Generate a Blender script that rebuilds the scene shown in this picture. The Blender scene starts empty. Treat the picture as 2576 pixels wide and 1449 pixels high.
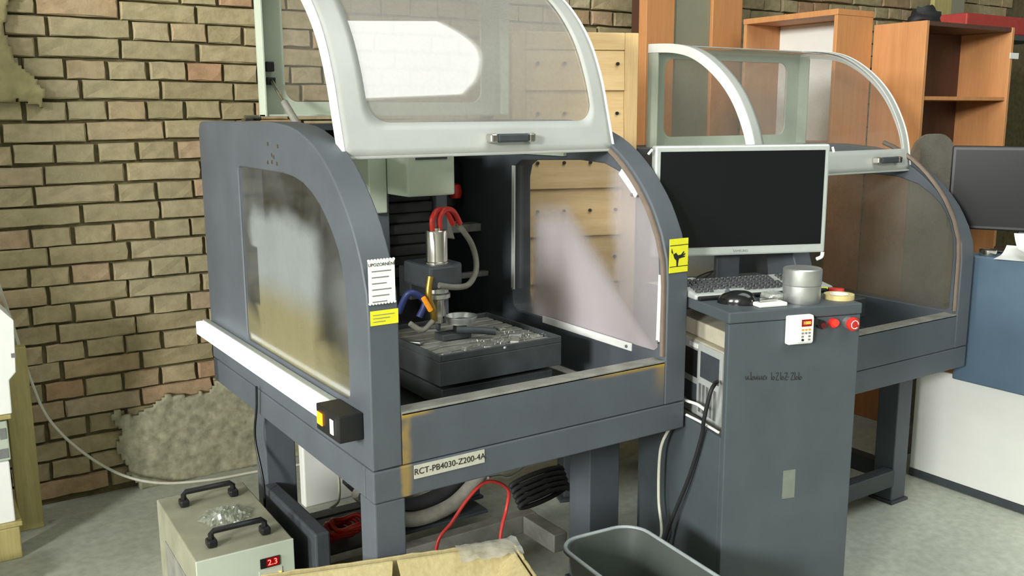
import bpy, bmesh, math, random
from mathutils import Vector, Matrix, noise
random.seed(7)
sc = bpy.context.scene
COL = sc.collection
R = math.radians
# ------------------------------------------------------------------ camera
F_PX = 2350.0
cam_d = bpy.data.cameras.new('camera'); cam = bpy.data.objects.new('camera', cam_d); COL.objects.link(cam)
cam_d.sensor_width = 36.0; cam_d.lens = F_PX / 2576 * 36.0; cam_d.clip_start = 0.02; cam_d.clip_end = 100
yaw, pitch, roll = R(33.4), R(10.5), R(-0.3)
fw = Vector((math.sin(yaw)*math.cos(pitch), math.cos(yaw)*math.cos(pitch), -math.sin(pitch)))
rt = Vector((math.cos(yaw), -math.sin(yaw), 0)); up = rt.cross(fw)
r2 = rt*math.cos(roll) + up*math.sin(roll); u2 = -rt*math.sin(roll) + up*math.cos(roll)
cam.matrix_world = Matrix(((r2.x, u2.x, -fw.x, -.896), (r2.y, u2.y, -fw.y, -1.9725), (r2.z, u2.z, -fw.z, 1.561), (0, 0, 0, 1)))
sc.camera = cam
# ------------------------------------------------------------------ world, lights, exposure
w = bpy.data.worlds.new('world'); sc.world = w; w.use_nodes = True
bg = w.node_tree.nodes['Background']; bg.inputs[0].default_value = (.75, .85, 1, 1); bg.inputs[1].default_value = 1.0
vs = sc.view_settings
vs.view_transform = 'Standard'; vs.look = 'None'; vs.gamma = 1.0; vs.use_curve_mapping = False; vs.exposure = -0.14
SKY_L = 4.7            # radiance of the roof light
WIN_W = 1250.0         # daylight through the high window in the left gable
WALL_X0, WALL_X1, FRONT_Y, BACK_Y, CEIL = -9.0, 9.0, -8.0, 2.09, 4.44
for wy, wz, ww, we in ((-4.85, 3.5, 1.3, WIN_W), (-.9, 3.4, 1.6, WIN_W*.5)):    # high left gable window, then a weaker light added for the pine panel
    al = bpy.data.lights.new('window_and_added_daylight', 'AREA'); al.shape = 'RECTANGLE'; al.size = ww; al.size_y = 1.4
    al.energy = we; al.color = (1, .985, .96)
    alo = bpy.data.objects.new('window_and_added_daylight', al); COL.objects.link(alo); alo.location = (-8.7, wy, wz)
    alo.rotation_euler = (Vector((1.0, .4, 1.2)) - Vector(alo.location)).to_track_quat('-Z', 'Y').to_euler()

# ------------------------------------------------------------------ helpers
def tag(o, label=None, cat=None, group=None, kind=None):
    if label: o['label'] = label
    if cat: o['category'] = cat
    if group: o['group'] = group
    if kind: o['kind'] = kind
    return o
def empty(name, loc=(0, 0, 0), rz=0.0, label=None, cat=None, group=None):
    o = bpy.data.objects.new(name, None); COL.objects.link(o); o.location = loc; o.rotation_euler = (0, 0, rz)
    o.empty_display_size = .05
    return tag(o, label, cat, group)
class MB:
    def __init__(s): s.v = []; s.f = []
    def add(s, vs, fs):
        b = len(s.v); s.v += [tuple(v) for v in vs]; s.f += [tuple(i + b for i in f) for f in fs]; return s
    def box(s, a, b):
        x0, y0, z0 = a; x1, y1, z1 = b
        return s.add([(x0,y0,z0),(x1,y0,z0),(x1,y1,z0),(x0,y1,z0),(x0,y0,z1),(x1,y0,z1),(x1,y1,z1),(x0,y1,z1)],
                     [(0,3,2,1),(4,5,6,7),(0,1,5,4),(1,2,6,5),(2,3,7,6),(3,0,4,7)])
    def hexa(s, p):   # 8 points, bottom ring then top ring
        return s.add(p, [(0,3,2,1),(4,5,6,7),(0,1,5,4),(1,2,6,5),(2,3,7,6),(3,0,4,7)])
    def tube(s, pts, r, n=10, caps=True):
        pts = [Vector(p) for p in pts]; m = len(pts); rs = r if isinstance(r, (list, tuple)) else [r]*m
        base = len(s.v); prev = None
        for i, p in enumerate(pts):
            d = (pts[min(i+1, m-1)] - pts[max(i-1, 0)]).normalized()
            if prev is None: a = d.orthogonal().normalized()
            else: a = (prev - d*prev.dot(d)); a = a.normalized() if a.length > 1e-6 else d.orthogonal().normalized()
            prev = a; b = d.cross(a)
            for k in range(n):
                t = 2*math.pi*k/n; s.v.append(tuple(p + (a*math.cos(t) + b*math.sin(t))*rs[i]))
        for i in range(m-1):
            for k in range(n):
                k2 = (k+1) % n; s.f.append((base+i*n+k, base+i*n+k2, base+(i+1)*n+k2, base+(i+1)*n+k))
        if caps:
            s.f.append(tuple(base + k for k in reversed(range(n)))); s.f.append(tuple(base+(m-1)*n+k for k in range(n)))
        return s
    def cyl(s, p0, p1, r, n=24, r1=None): return s.tube([p0, p1], [r, r if r1 is None else r1], n)
    def lathe(s, prof, c=(0, 0, 0), n=32):   # prof [(r,z)] round z
        base = len(s.v); m = len(prof)
        for r, z in prof:
            for k in range(n):
                t = 2*math.pi*k/n; s.v.append((c[0]+r*math.cos(t), c[1]+r*math.sin(t), c[2]+z))
        for i in range(m-1):
            for k in range(n):
                k2 = (k+1) % n; s.f.append((base+i*n+k, base+i*n+k2, base+(i+1)*n+k2, base+(i+1)*n+k))
        if prof[0][0] > 1e-5: s.f.append(tuple(base+k for k in reversed(range(n))))
        if prof[-1][0] > 1e-5: s.f.append(tuple(base+(m-1)*n+k for k in range(n)))
        return s
    def plate(s, outer, holes, fn, t0, t1):   # 2D outline with holes, fn(a,b,t)->xyz
        bm = bmesh.new(); loops = []; edges = []
        for lp in [outer] + list(holes):
            vv = [bm.verts.new((a, b, 0)) for a, b in lp]; loops.append(vv)
            edges += [bm.edges.new((vv[i], vv[(i+1) % len(vv)])) for i in range(len(vv))]
        bmesh.ops.triangle_fill(bm, use_beauty=True, use_dissolve=False, edges=edges, normal=(0, 0, 1))
        bm.verts.index_update(); n = len(bm.verts)
        vs2 = [fn(v.co.x, v.co.y, t0) for v in bm.verts] + [fn(v.co.x, v.co.y, t1) for v in bm.verts]
        fs = []
        for f in bm.faces:
            ids = [v.index for v in f.verts]; fs.append(tuple(reversed(ids))); fs.append(tuple(i+n for i in ids))
        for vv in loops:
            for i in range(len(vv)):
                a, b = vv[i].index, vv[(i+1) % len(vv)].index; fs.append((a, b, b+n, a+n))
        bm.free(); return s.add(vs2, fs)
    def build(s, name, mat, parent=None, bevel=0, smooth=None, loc=None, rot=None, seg=2):
        me = bpy.data.meshes.new(name); me.from_pydata(s.v, [], s.f); me.validate()
        bm = bmesh.new(); bm.from_mesh(me); bmesh.ops.recalc_face_normals(bm, faces=bm.faces); bm.to_mesh(me); bm.free()
        if smooth:
            for p in me.polygons: p.use_smooth = True
            me.set_sharp_from_angle(angle=R(smooth))
        o = bpy.data.objects.new(name, me); COL.objects.link(o)
        if mat: me.materials.append(mat)
        o.parent = parent
        if loc is not None: o.location = loc
        if rot is not None: o.rotation_euler = rot
        if bevel:
            b = o.modifiers.new('bevel', 'BEVEL'); b.width = bevel; b.segments = seg; b.limit_method = 'ANGLE'; b.angle_limit = R(40)
        return o
def box(name, a, b, mat, parent=None, bevel=.003, **k): return MB().box(a, b).build(name, mat, parent, bevel, **k)
def rrect(a0, b0, a1, b1, r, n=6):
    pts = []
    for cx, cy, s in ((a1-r, b1-r, 0), (a0+r, b1-r, 90), (a0+r, b0+r, 180), (a1-r, b0+r, 270)):
        for i in range(n+1):
            t = R(s + 90*i/n); pts.append((cx+r*math.cos(t), cy+r*math.sin(t)))
    return pts
def smooth_path(p, n=8):
    p = [Vector(q) for q in p]; out = []
    for i in range(len(p)-1):
        a, b, c, d = p[max(i-1, 0)], p[i], p[i+1], p[min(i+2, len(p)-1)]
        for k in range(n):
            t = k/n; out.append(.5*((2*b) + (c-a)*t + (2*a-5*b+4*c-d)*t*t + (3*b-a-3*c+d)*t**3))
    out.append(p[-1]); return out
def text_mesh(body, size, depth=.0004, align='CENTER', shear=0):
    cu = bpy.data.curves.new('t', 'FONT'); cu.body = body; cu.size = size; cu.extrude = depth; cu.align_x = align; cu.align_y = 'CENTER'; cu.shear = shear
    o = bpy.data.objects.new('t', cu); COL.objects.link(o)
    dg = bpy.context.evaluated_depsgraph_get(); me = bpy.data.meshes.new_from_object(o.evaluated_get(dg))
    bpy.data.objects.remove(o); bpy.data.curves.remove(cu); return me
def text(name, body, size, mat, parent, loc, rot, **k):
    me = text_mesh(body, size, **k); me.materials.clear(); me.materials.append(mat)
    o = bpy.data.objects.new(name, me); COL.objects.link(o); o.parent = parent; o.location = loc; o.rotation_euler = rot; return o
FRONT = (R(90), 0, 0)                    # lettering facing -Y
# ------------------------------------------------------------------ materials
def srgb(r, g, b):
    f = lambda c: (c/255/12.92) if c/255 <= .04045 else ((c/255+.055)/1.055)**2.4
    return (f(r), f(g), f(b), 1)
class NT:
    def __init__(s, name):
        s.m = bpy.data.materials.new(name); s.m.use_nodes = True; s.t = s.m.node_tree; s.n = s.t.nodes; s.l = s.t.links
        s.b = s.n['Principled BSDF']; s.out = s.n['Material Output']
    def new(s, t, **k):
        n = s.n.new(t)
        for a, v in k.items(): setattr(n, a, v)
        return n
    def link(s, a, b): s.l.new(a, b)
    def coord(s, kind='Object'): return s.new('ShaderNodeTexCoord').outputs[kind]
    def noise(s, scale, detail=4, vec=None, rough=.55):
        n = s.new('ShaderNodeTexNoise'); n.inputs['Scale'].default_value = scale; n.inputs['Detail'].default_value = detail; n.inputs['Roughness'].default_value = rough
        s.link(vec if vec is not None else s.coord(), n.inputs['Vector']); return n.outputs['Fac']
    def ramp(s, fac, stops):
        r = s.new('ShaderNodeValToRGB'); e = r.color_ramp.elements
        while len(e) < len(stops): e.new(.5)
        for i, (p, c) in enumerate(stops): e[i].position = p; e[i].color = c
        s.link(fac, r.inputs[0]); return r.outputs[0]
    def mix(s, fac, a, b, mode='MIX'):
        m = s.new('ShaderNodeMix', data_type='RGBA', blend_type=mode)
        for sock, v in ((m.inputs[0], fac), (m.inputs[6], a), (m.inputs[7], b)):
            if hasattr(v, 'links'): s.link(v, sock)
            else: sock.default_value = v
        return m.outputs[2]
    def math(s, op, a, b=0.0, clamp=False):
        m = s.new('ShaderNodeMath', operation=op); m.use_clamp = clamp
        for sock, v in ((m.inputs[0], a), (m.inputs[1], b)):
            if hasattr(v, 'links'): s.link(v, sock)
            else: sock.default_value = v
        return m.outputs[0]
    def maprange(s, v, a, b, c=0.0, d=1.0):
        m = s.new('ShaderNodeMapRange', interpolation_type='SMOOTHSTEP'); s.link(v, m.inputs[0])
        for i, q in enumerate((a, b, c, d)): m.inputs[i+1].default_value = q
        return m.outputs[0]
    def xyz(s, vec=None):
        n = s.new('ShaderNodeSeparateXYZ'); s.link(vec if vec is not None else s.coord(), n.inputs[0]); return n.outputs
    def bump(s, h, strength=.3, dist=.01):
        b = s.new('ShaderNodeBump'); b.inputs['Strength'].default_value = strength; b.inputs['Distance'].default_value = dist
        s.link(h, b.inputs['Height']); s.link(b.outputs[0], s.b.inputs['Normal'])
def pmat(name, col, rough=.5, metal=0, var=.12, scale=30, bump=0, emit=None, estr=0, spec=.5):
    t = NT(name); c = srgb(*col); n = t.noise(scale, 5)
    d = tuple(x*(1-var) for x in c[:3]) + (1,); l = tuple(min(1, x*(1+var)) for x in c[:3]) + (1,)
    t.link(t.ramp(n, [(.3, d), (.7, l)]), t.b.inputs['Base Color'])
    t.b.inputs['Roughness'].default_value = rough; t.b.inputs['Metallic'].default_value = metal
    t.b.inputs['Specular IOR Level'].default_value = spec
    if bump: t.bump(n, bump, .004)
    if emit:
        t.b.inputs['Emission Color'].default_value = srgb(*emit); t.b.inputs['Emission Strength'].default_value = estr
    return t.m
def wood(name, a, b, axis='Z', scale=1.0, rough=.55):
    t = NT(name); mp = t.new('ShaderNodeMapping'); t.link(t.coord(), mp.inputs[0])
    s = {'X': (1.2, 14, 14), 'Y': (14, 1.2, 14), 'Z': (14, 14, 1.2)}[axis]; mp.inputs['Scale'].default_value = tuple(q*scale for q in s)
    n = t.noise(2.0, 6, mp.outputs[0], .6); n2 = t.noise(12, 3, mp.outputs[0])
    m = t.mix(.25, t.ramp(n, [(.3, srgb(*a)), (.7, srgb(*b))]), t.ramp(n2, [(.35, srgb(*a)), (.65, srgb(*b))]))
    t.link(m, t.b.inputs['Base Color']); t.b.inputs['Roughness'].default_value = rough; return t.m
def glassy(name, dust_lo, dust_hi, dustcol=(205, 203, 200), spec=.08, rough=.06, shape=None, nscale=5, tint=(1, 1, 1), colfn=None):
    """clear plastic sheet with a film of settled dust: see-through + reflection + scattering dust"""
    t = NT(name); t.n.remove(t.b)
    tr = t.new('ShaderNodeBsdfTransparent'); tr.inputs[0].default_value = tint + (1,)
    gl = t.new('ShaderNodeBsdfGlossy'); gl.inputs['Roughness'].default_value = rough; gl.inputs[0].default_value = (1, 1, 1, 1)
    m1 = t.new('ShaderNodeMixShader'); fr = t.new('ShaderNodeLayerWeight'); schl = t.math('MULTIPLY', t.math('POWER', fr.outputs['Facing'], 5.0), .9)
    t.link(t.math('ADD', schl, .04, True), m1.inputs[0]); t.link(tr.outputs[0], m1.inputs[1]); t.link(gl.outputs[0], m1.inputs[2])
    df = t.new('ShaderNodeBsdfDiffuse'); tl = t.new('ShaderNodeBsdfTranslucent')
    cc = colfn(t) if colfn else None
    for q in (df, tl):
        q.inputs[0].default_value = srgb(*dustcol)
        if cc is not None: t.link(cc, q.inputs[0])
    m2 = t.new('ShaderNodeMixShader'); m2.inputs[0].default_value = .45; t.link(df.outputs[0], m2.inputs[1]); t.link(tl.outputs[0], m2.inputs[2])
    n = t.noise(nscale, 5); fine = t.noise(90, 2)
    d = t.maprange(t.math('ADD', n, t.math('MULTIPLY', fine, .25)), .35, .85, dust_lo, dust_hi)
    if shape: d = shape(t, d)  # side panes paint a light pattern into the dust amount
    m3 = t.new('ShaderNodeMixShader'); t.link(d, m3.inputs[0]); t.link(m1.outputs[0], m3.inputs[1]); t.link(m2.outputs[0], m3.inputs[2])
    # reflection stays on top of the dust
    g2 = t.new('ShaderNodeBsdfGlossy'); g2.inputs['Roughness'].default_value = rough
    m4 = t.new('ShaderNodeMixShader'); m4.inputs[0].default_value = spec; t.link(m3.outputs[0], m4.inputs[1]); t.link(g2.outputs[0], m4.inputs[2])
    t.link(m4.outputs[0], t.out.inputs[0]); return t.m

M = {}
def steel_paint(name, col, stain=False, var=.1):
    t = NT(name); c = srgb(*col); co = t.coord(); n = t.noise(6, 5, co); f = t.noise(220, 2, co)
    base = t.ramp(n, [(.3, tuple(x*(1-var) for x in c[:3])+(1,)), (.7, tuple(x*(1+var) for x in c[:3])+(1,))])
    if stain:
        x, y, z = t.xyz(co); nn = t.noise(9, 4, co)
        xw = t.math('ADD', x, t.math('MULTIPLY', t.math('SUBTRACT', nn, .5), .05))
        m1 = t.math('MULTIPLY', t.math('MULTIPLY', t.maprange(xw, .112, .094), t.maprange(xw, .068, .084)), t.maprange(nn, .38, .56, .35, 1.0))     # drip beside the left post
        m2 = t.math('MULTIPLY', t.maprange(z, .826, .842), t.math('ADD', t.maprange(xw, .18, .13), t.maprange(xw, .62, .78), True))
        m3 = t.math('MULTIPLY', t.maprange(xw, .89, .935), t.maprange(z, .72, .86, .0, .55))
        mk = t.math('ADD', t.math('ADD', t.math('MULTIPLY', m1, .62), t.math('MULTIPLY', m2, .9), True), m3, True)
        base = t.mix(mk, base, srgb(168, 138, 62))
    t.link(base, t.b.inputs['Base Color']); t.b.inputs['Roughness'].default_value = .5; t.b.inputs['Specular IOR Level'].default_value = .35
    t.bump(f, .08, .001); return t.m
M['grey'] = steel_paint('blue_grey_hammer_paint', (82, 88, 94))
M['greystain'] = steel_paint('blue_grey_paint_with_rust_yellow_drips', (82, 88, 94), True)
M['darkgrey'] = pmat('dark_grey_paint', (58, 63, 68), .55)
M['inner'] = pmat('oily_dark_steel', (66, 70, 72), .45, .2, .25, 12)
M['hood'] = pmat('off_white_powder_coat', (168, 171, 166), .45, 0, .04, 8)
M['white'] = pmat('white_paint', (226, 228, 222), .45, 0, .03, 8)
M['cream'] = pmat('pale_green_white_enamel', (180, 190, 174), .45, 0, .05, 8)
M['bright'] = pmat('bright_white_plastic', (236, 238, 234), .4, 0, .02)
M['black'] = pmat('black_plastic', (22, 23, 25), .4, 0, .2)
M['rubber'] = pmat('black_rubber', (26, 27, 28), .7, 0, .2)
M['chrome'] = pmat('turned_steel', (205, 202, 195), .22, 1, .06, 20)
M['alu'] = pmat('brushed_aluminium', (190, 192, 190), .4, .85, .1, 25)
M['dullalu'] = pmat('dusty_aluminium', (150, 150, 142), .55, .5, .25, 18)
M['brass'] = pmat('brass', (176, 146, 70), .35, .9)
M['red'] = pmat('red_plastic', (190, 40, 34), .35, 0, .08)
M['redcable'] = pmat('red_cable_sheath', (205, 60, 55), .45, 0, .08)
M['blue'] = pmat('blue_plastic', (32, 46, 96), .5)
M['orange'] = pmat('orange_plastic', (235, 150, 30), .5)
M['yellow'] = pmat('yellow_sticker', (226, 222, 40), .5, 0, .04)
M['ink'] = pmat('black_ink', (28, 28, 24), .6)
M['greyink'] = pmat('grey_ink', (120, 122, 120), .6)
M['paper'] = pmat('white_paper', (238, 240, 236), .7, 0, .03)
M['labelpaper'] = pmat('worn_paper_label', (186, 186, 170), .7, 0, .1)
M['whitecable'] = pmat('white_cable_sheath', (205, 205, 190), .5, 0, .05)
M['hose'] = pmat('grey_corrugated_hose', (118, 116, 106), .6, 0, .2)
M['screen'] = pmat('dark_screen', (16, 19, 20), .3, 0, .1, 3, spec=.25)
M['silver'] = pmat('silver_plastic', (186, 192, 188), .35, .3, .05)
M['cardboard'] = None
M['pine'] = wood('pine_boards', (222, 184, 126), (246, 214, 160), 'X')
M['pinez'] = wood('pine_stile', (214, 176, 120), (240, 208, 154), 'Z')
M['beech'] = wood('beech_veneer', (180, 122, 74), (200, 144, 92), 'Z', .8)
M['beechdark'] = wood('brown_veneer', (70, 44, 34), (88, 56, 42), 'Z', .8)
M['oldwood'] = wood('yellowed_batten', (150, 138, 84), (184, 172, 116), 'Z')
M['greenpanel'] = pmat('grey_green_board', (132, 132, 112), .7, 0, .08, 4)
M['led'] = pmat('led_diffuser', (255, 255, 250), .5, 0, 0, emit=(240, 250, 255), estr=3.0)
M['amber'] = pmat('lit_amber_rocker', (240, 140, 20), .4, 0, .05, emit=(255, 150, 20), estr=2.2)
M['redlit'] = pmat('lit_red_lens', (255, 40, 30), .4, 0, .05, emit=(255, 40, 30), estr=2.0)
M['reddigit'] = pmat('red_led_digits', (255, 90, 80), .4, 0, 0, emit=(255, 110, 100), estr=2.5)
M['orangedigit'] = pmat('orange_led_digits', (255, 160, 60), .4, 0, 0, emit=(255, 190, 70), estr=2.5)
M['yellowlit'] = pmat('yellow_led', (255, 220, 40), .4, 0, 0, emit=(255, 220, 60), estr=2.5)
M['redscreen'] = pmat('red_display_window', (120, 8, 8), .2, 0, .05, emit=(150, 5, 5), estr=.35)
M['gasket'] = pmat('brown_gasket', (112, 98, 86), .7, 0, .1)
def mk_cardboard():
    t = NT('corrugated_cardboard'); co = t.coord(); n = t.noise(5, 5, co); mp = t.new('ShaderNodeMapping'); t.link(co, mp.inputs[0]); mp.inputs['Scale'].default_value = (60, 60, 1.5)
    n2 = t.noise(2, 2, mp.outputs[0])
    c = t.mix(.35, t.ramp(n, [(.3, srgb(150, 138, 92)), (.7, srgb(176, 164, 120))]), t.ramp(n2, [(.3, srgb(140, 126, 82)), (.7, srgb(184, 172, 130))]))
    t.link(c, t.b.inputs['Base Color']); t.b.inputs['Roughness'].default_value = .8; t.bump(n2, .15, .003); return t.m
M['cardboard'] = mk_cardboard()
def mk_brick(name, rnd=True):
    t = NT(name); co = t.coord('Object')
    if rnd:
        oi = t.new('ShaderNodeObjectInfo'); r = oi.outputs['Random']
    else:
        r = t.noise(3.1, 1)
    geo = t.new('ShaderNodeNewGeometry').outputs['Position']
    n = t.noise(26, 6, geo, .65); big = t.noise(1.6, 3, geo); spk = t.noise(140, 3, geo)
    c = t.ramp(r, [(0, srgb(150, 138, 106)), (.3, srgb(162, 150, 116)), (.6, srgb(168, 154, 122)), (.8, srgb(166, 144, 112)), (.93, srgb(168, 134, 104)), (1, srgb(174, 166, 138))])
    c = t.mix(t.maprange(n, .35, .7, 0, .4), c, srgb(112, 102, 74))
    c = t.mix(t.maprange(big, .45, .75, 0, .35), c, srgb(150, 146, 122))
    c = t.mix(t.maprange(spk, .6, .75, 0, .5), c, srgb(176, 168, 144))
    t.link(c, t.b.inputs['Base Color']); t.b.inputs['Roughness'].default_value = .9; t.b.inputs['Specular IOR Level'].default_value = .15
    t.bump(n, .6, .006); return t.m
M['brick'] = mk_brick('old_limewashed_brick'); M['brickfar'] = mk_brick('old_brick_stuff', False)
M['mortar'] = pmat('dark_lime_mortar', (96, 88, 60), .95, 0, .3, 25, .5)
M['plaster'] = pmat('crumbling_grey_render', (150, 148, 124), .95, 0, .32, 26, 1.0, spec=.1)
def mk_floor():
    t = NT('worn_concrete_floor'); co = t.coord(); n = t.noise(1.2, 6, co, .6); n2 = t.noise(30, 4, co); sp = t.noise(7, 3, co)
    c = t.mix(.4, t.ramp(n, [(.3, srgb(156, 160, 148)), (.7, srgb(188, 192, 178))]), t.ramp(n2, [(.3, srgb(134, 138, 124)), (.7, srgb(188, 192, 178))]))
    c = t.mix(t.maprange(sp, .68, .72, 0, .35), c, srgb(96, 98, 84))
    t.link(c, t.b.inputs['Base Color']); t.b.inputs['Roughness'].default_value = .75; t.bump(n2, .15, .004); return t.m
M['floor'] = mk_floor()
M['hall'] = pmat('dull_limewash', (170, 172, 164), .9, 0, .1, 1)
M['skylight'] = pmat('daylight_glass', (255, 255, 255), .5, 0, 0, emit=(250, 255, 254), estr=SKY_L)
M['concrete'] = pmat('grey_concrete', (128, 128, 112), .9, 0, .15, 6, .4)
# ------------------------------------------------------------------ room shell
floor = box('floor', (WALL_X0, FRONT_Y, -.12), (WALL_X1, BACK_Y + .3, 0), M['floor'], None, 0); tag(floor, 'grey worn concrete floor', kind='structure')
wall = box('wall_back', (WALL_X0, BACK_Y, 0), (WALL_X1, BACK_Y + .3, CEIL), M['mortar'], None, 0); tag(wall, 'old brick wall behind the machines', kind='structure')
tag(box('wall_left', (WALL_X0 - .2, FRONT_Y, 0), (WALL_X0, BACK_Y + .3, CEIL), M['hall'], None, 0), 'plain hall wall left', kind='structure')
tag(box('wall_right', (WALL_X1, FRONT_Y, 0), (WALL_X1 + .2, BACK_Y + .3, CEIL), M['hall'], None, 0), 'plain hall wall right', kind='structure')
tag(box('wall_front', (WALL_X0, FRONT_Y - .2, 0), (WALL_X1, FRONT_Y, CEIL), M['hall'], None, 0), 'plain hall wall behind the viewer', kind='structure')
# roof with one long roof light
SKC, SKL, SKW = (1.547, -2.116), 4.44, 2.36      # centre, length, width: set skew to the wall like the cabinet
ax_ = Vector((.338, -.941)).normalized(); ay_ = Vector((-ax_.y, ax_.x))
skq = [Vector(SKC) + ax_*SKL/2*i + ay_*SKW/2*j for i, j in ((-1, -1), (1, -1), (1, 1), (-1, 1))]
ce = MB()
ce.plate([(WALL_X0, FRONT_Y), (WALL_X1, FRONT_Y), (WALL_X1, BACK_Y + .3), (WALL_X0, BACK_Y + .3)], [[(q.x, q.y) for q in skq]], lambda a, b, t: (a, b, t), CEIL, CEIL + .2)
tag(ce.build('ceiling', M['hall'], None), 'flat hall roof with a roof light', kind='structure')
sk = MB().hexa([(q.x, q.y, CEIL + .06) for q in skq] + [(q.x, q.y, CEIL + .09) for q in skq]).build('window_1', M['skylight'], None); tag(sk, 'bright roof light above the machines', kind='structure')
# --- bricks
def brick_mesh(L, H, seed):
    rd = random.Random(seed); m = MB(); nx, nz = (4, 2) if L > .2 else (3, 2); D = .024; ch = .004
    j = lambda a: rd.uniform(-a, a)
    front = []; ring = []
    for k in range(nz+1):
        for i in range(nx+1):
            x = -L/2 + L*i/nx; z = -H/2 + H*k/nz; edge = i in (0, nx) or k in (0, nz)
            xi = x - ch*(1 if i == nx else -1 if i == 0 else 0); zi = z - ch*(1 if k == nz else -1 if k == 0 else 0)
            corner = i in (0, nx) and k in (0, nz) and rd.random() < .3
            front.append((xi + j(.004), -D + (j(.002) if not corner else .004), zi + j(.003)))
    m.v += front; idx = lambda i, k: k*(nx+1)+i
    for k in range(nz):
        for i in range(nx): m.f.append((idx(i, k), idx(i+1, k), idx(i+1, k+1), idx(i, k+1)))
    loop = [(i, 0) for i in range(nx)] + [(nx, k) for k in range(nz)] + [(i, nz) for i in range(nx, 0, -1)] + [(0, k) for k in range(nz, 0, -1)]
    b0 = len(m.v)
    for (i, k) in loop: m.v.append((-L/2 + L*i/nx + j(.002), -D + .008, -H/2 + H*k/nz + j(.002)))
    b1 = len(m.v)
    for (i, k) in loop: m.v.append((-L/2 + L*i/nx, .0, -H/2 + H*k/nz))
    n = len(loop)
    for q in range(n):
        q2 = (q+1) % n
        m.f.append((idx(*loop[q]), b0+q, b0+q2, idx(*loop[q2]))); m.f.append((b0+q, b1+q, b1+q2, b0+q2))
    return m
BR_H, PITCH = .0705, .0795
def brick_data(L, n, s0):
    out = []
    for q in range(n):
        o = brick_mesh(L, BR_H, s0+q).build('brick', M['brick']); me = o.data; bpy.data.objects.remove(o); out.append(me)
    return out
STR, HDR = brick_data(.288, 8, 10), brick_data(.138, 8, 40)
far = MB(); nbr = 0
def plaster_free(x, z):      # where render or a patch of plaster covers the bricks
    return True
for row in range(int(3.2 / PITCH)):
    z = .03 + (row + .5)*PITCH
    stretcher = row % 2 == 0; x = -2.2 + (0 if stretcher else .076) + random.uniform(-.02, .02)
    while x < 6.2:
        st = stretcher if random.random() > .06 else not stretcher
        L = .288 if st else .138; xc = x + L/2; x += L + random.uniform(.008, .018)
        zz = z + .006*math.sin(xc*1.7 + row*.4) + random.uniform(-.003, .003)
        vis = (-.82 < xc < .62 and z < 2.32) or (.62 <= xc < 1.55 and 1.62 < z < 1.95) or (1.9 < xc < 2.62 and 1.75 < z < 2.3) or (3.0 < xc < 5.3 and 2.05 < z < 2.34)
        if vis:
            me = random.choice(STR if st else HDR); o = bpy.data.objects.new('brick', me); COL.objects.link(o); o.parent = wall
            o.location = (xc, BACK_Y + .001 + random.uniform(-.003, .004), zz); o.rotation_euler = (random.uniform(-.02, .02), random.uniform(-.012, .012), random.uniform(-.015, .015)); nbr += 1
        else:
            d = random.uniform(.02, .028); far.box((xc-L/2, BACK_Y-d, zz-BR_H/2), (xc+L/2, BACK_Y+.002, zz+BR_H/2))
o = far.build('brickwork', M['brickfar'], wall); o['kind'] = 'stuff'
print('bricks', nbr)
def render_patch(name, x0, x1, z0, z1, mat, seed, parent, amp=.007, base=.026, keep=None):
    m = MB(); st = .012; nx = int((x1-x0)/st); nz = int((z1-z0)/st); idx = {}
    def h(x, z):
        return base + amp*noise.fractal(Vector((x*9+seed, z*9, seed)), .8, 2.1, 6)
    for k in range(nz):
        for i in range(nx):
            xc, zc = x0+(i+.5)*st, z0+(k+.5)*st
            if not keep(xc, zc): continue
            q = []
            for (a, b) in ((i, k), (i+1, k), (i+1, k+1), (i, k+1)):
                if (a, b) not in idx:
                    X, Z = x0+a*st, z0+b*st; idx[(a, b)] = len(m.v); m.v.append((X, BACK_Y - max(.02, h(X, Z)), Z))
                q.append(idx[(a, b)])
            m.f.append(tuple(q))
    o = m.build(name, mat, parent, 0, 60)
    sd = o.modifiers.new('s', 'SOLIDIFY'); sd.thickness = .03; sd.offset = -1
    return o
nz_ = lambda x, z, s, sc_: noise.fractal(Vector((x*sc_+s, z*sc_, s*1.7)), 1.0, 2.0, 4)
render_patch('render_patch', -.36, 1.9, .0, .62, M['plaster'], 3.3, wall, keep=lambda x, z: z < .38 + .09*nz_(x, z, 2, 5) + .10*max(0, min(1, (x-.1)/.5)) and x > -.22 + .10*nz_(x, z, 5, 5))
M['oldplaster'] = pmat('olive_old_render', (140, 132, 96), .95, 0, .25, 16, .8, spec=.1)
render_patch('render_patch', -.95, -.3, 1.5, 2.4, M['oldplaster'], 8.1, wall, keep=lambda x, z: x < -.43 + .05*nz_(x, z, 4, 5) + .03*math.sin(z*9) and z > 1.62 + .04*nz_(x, z, 7, 6))
render_patch('render_patch', 3.0, 3.75, 1.9, 2.6, M['plaster'], 6.1, wall, keep=lambda x, z: nz_(x, z, 14, 2.0) > .12)

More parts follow.
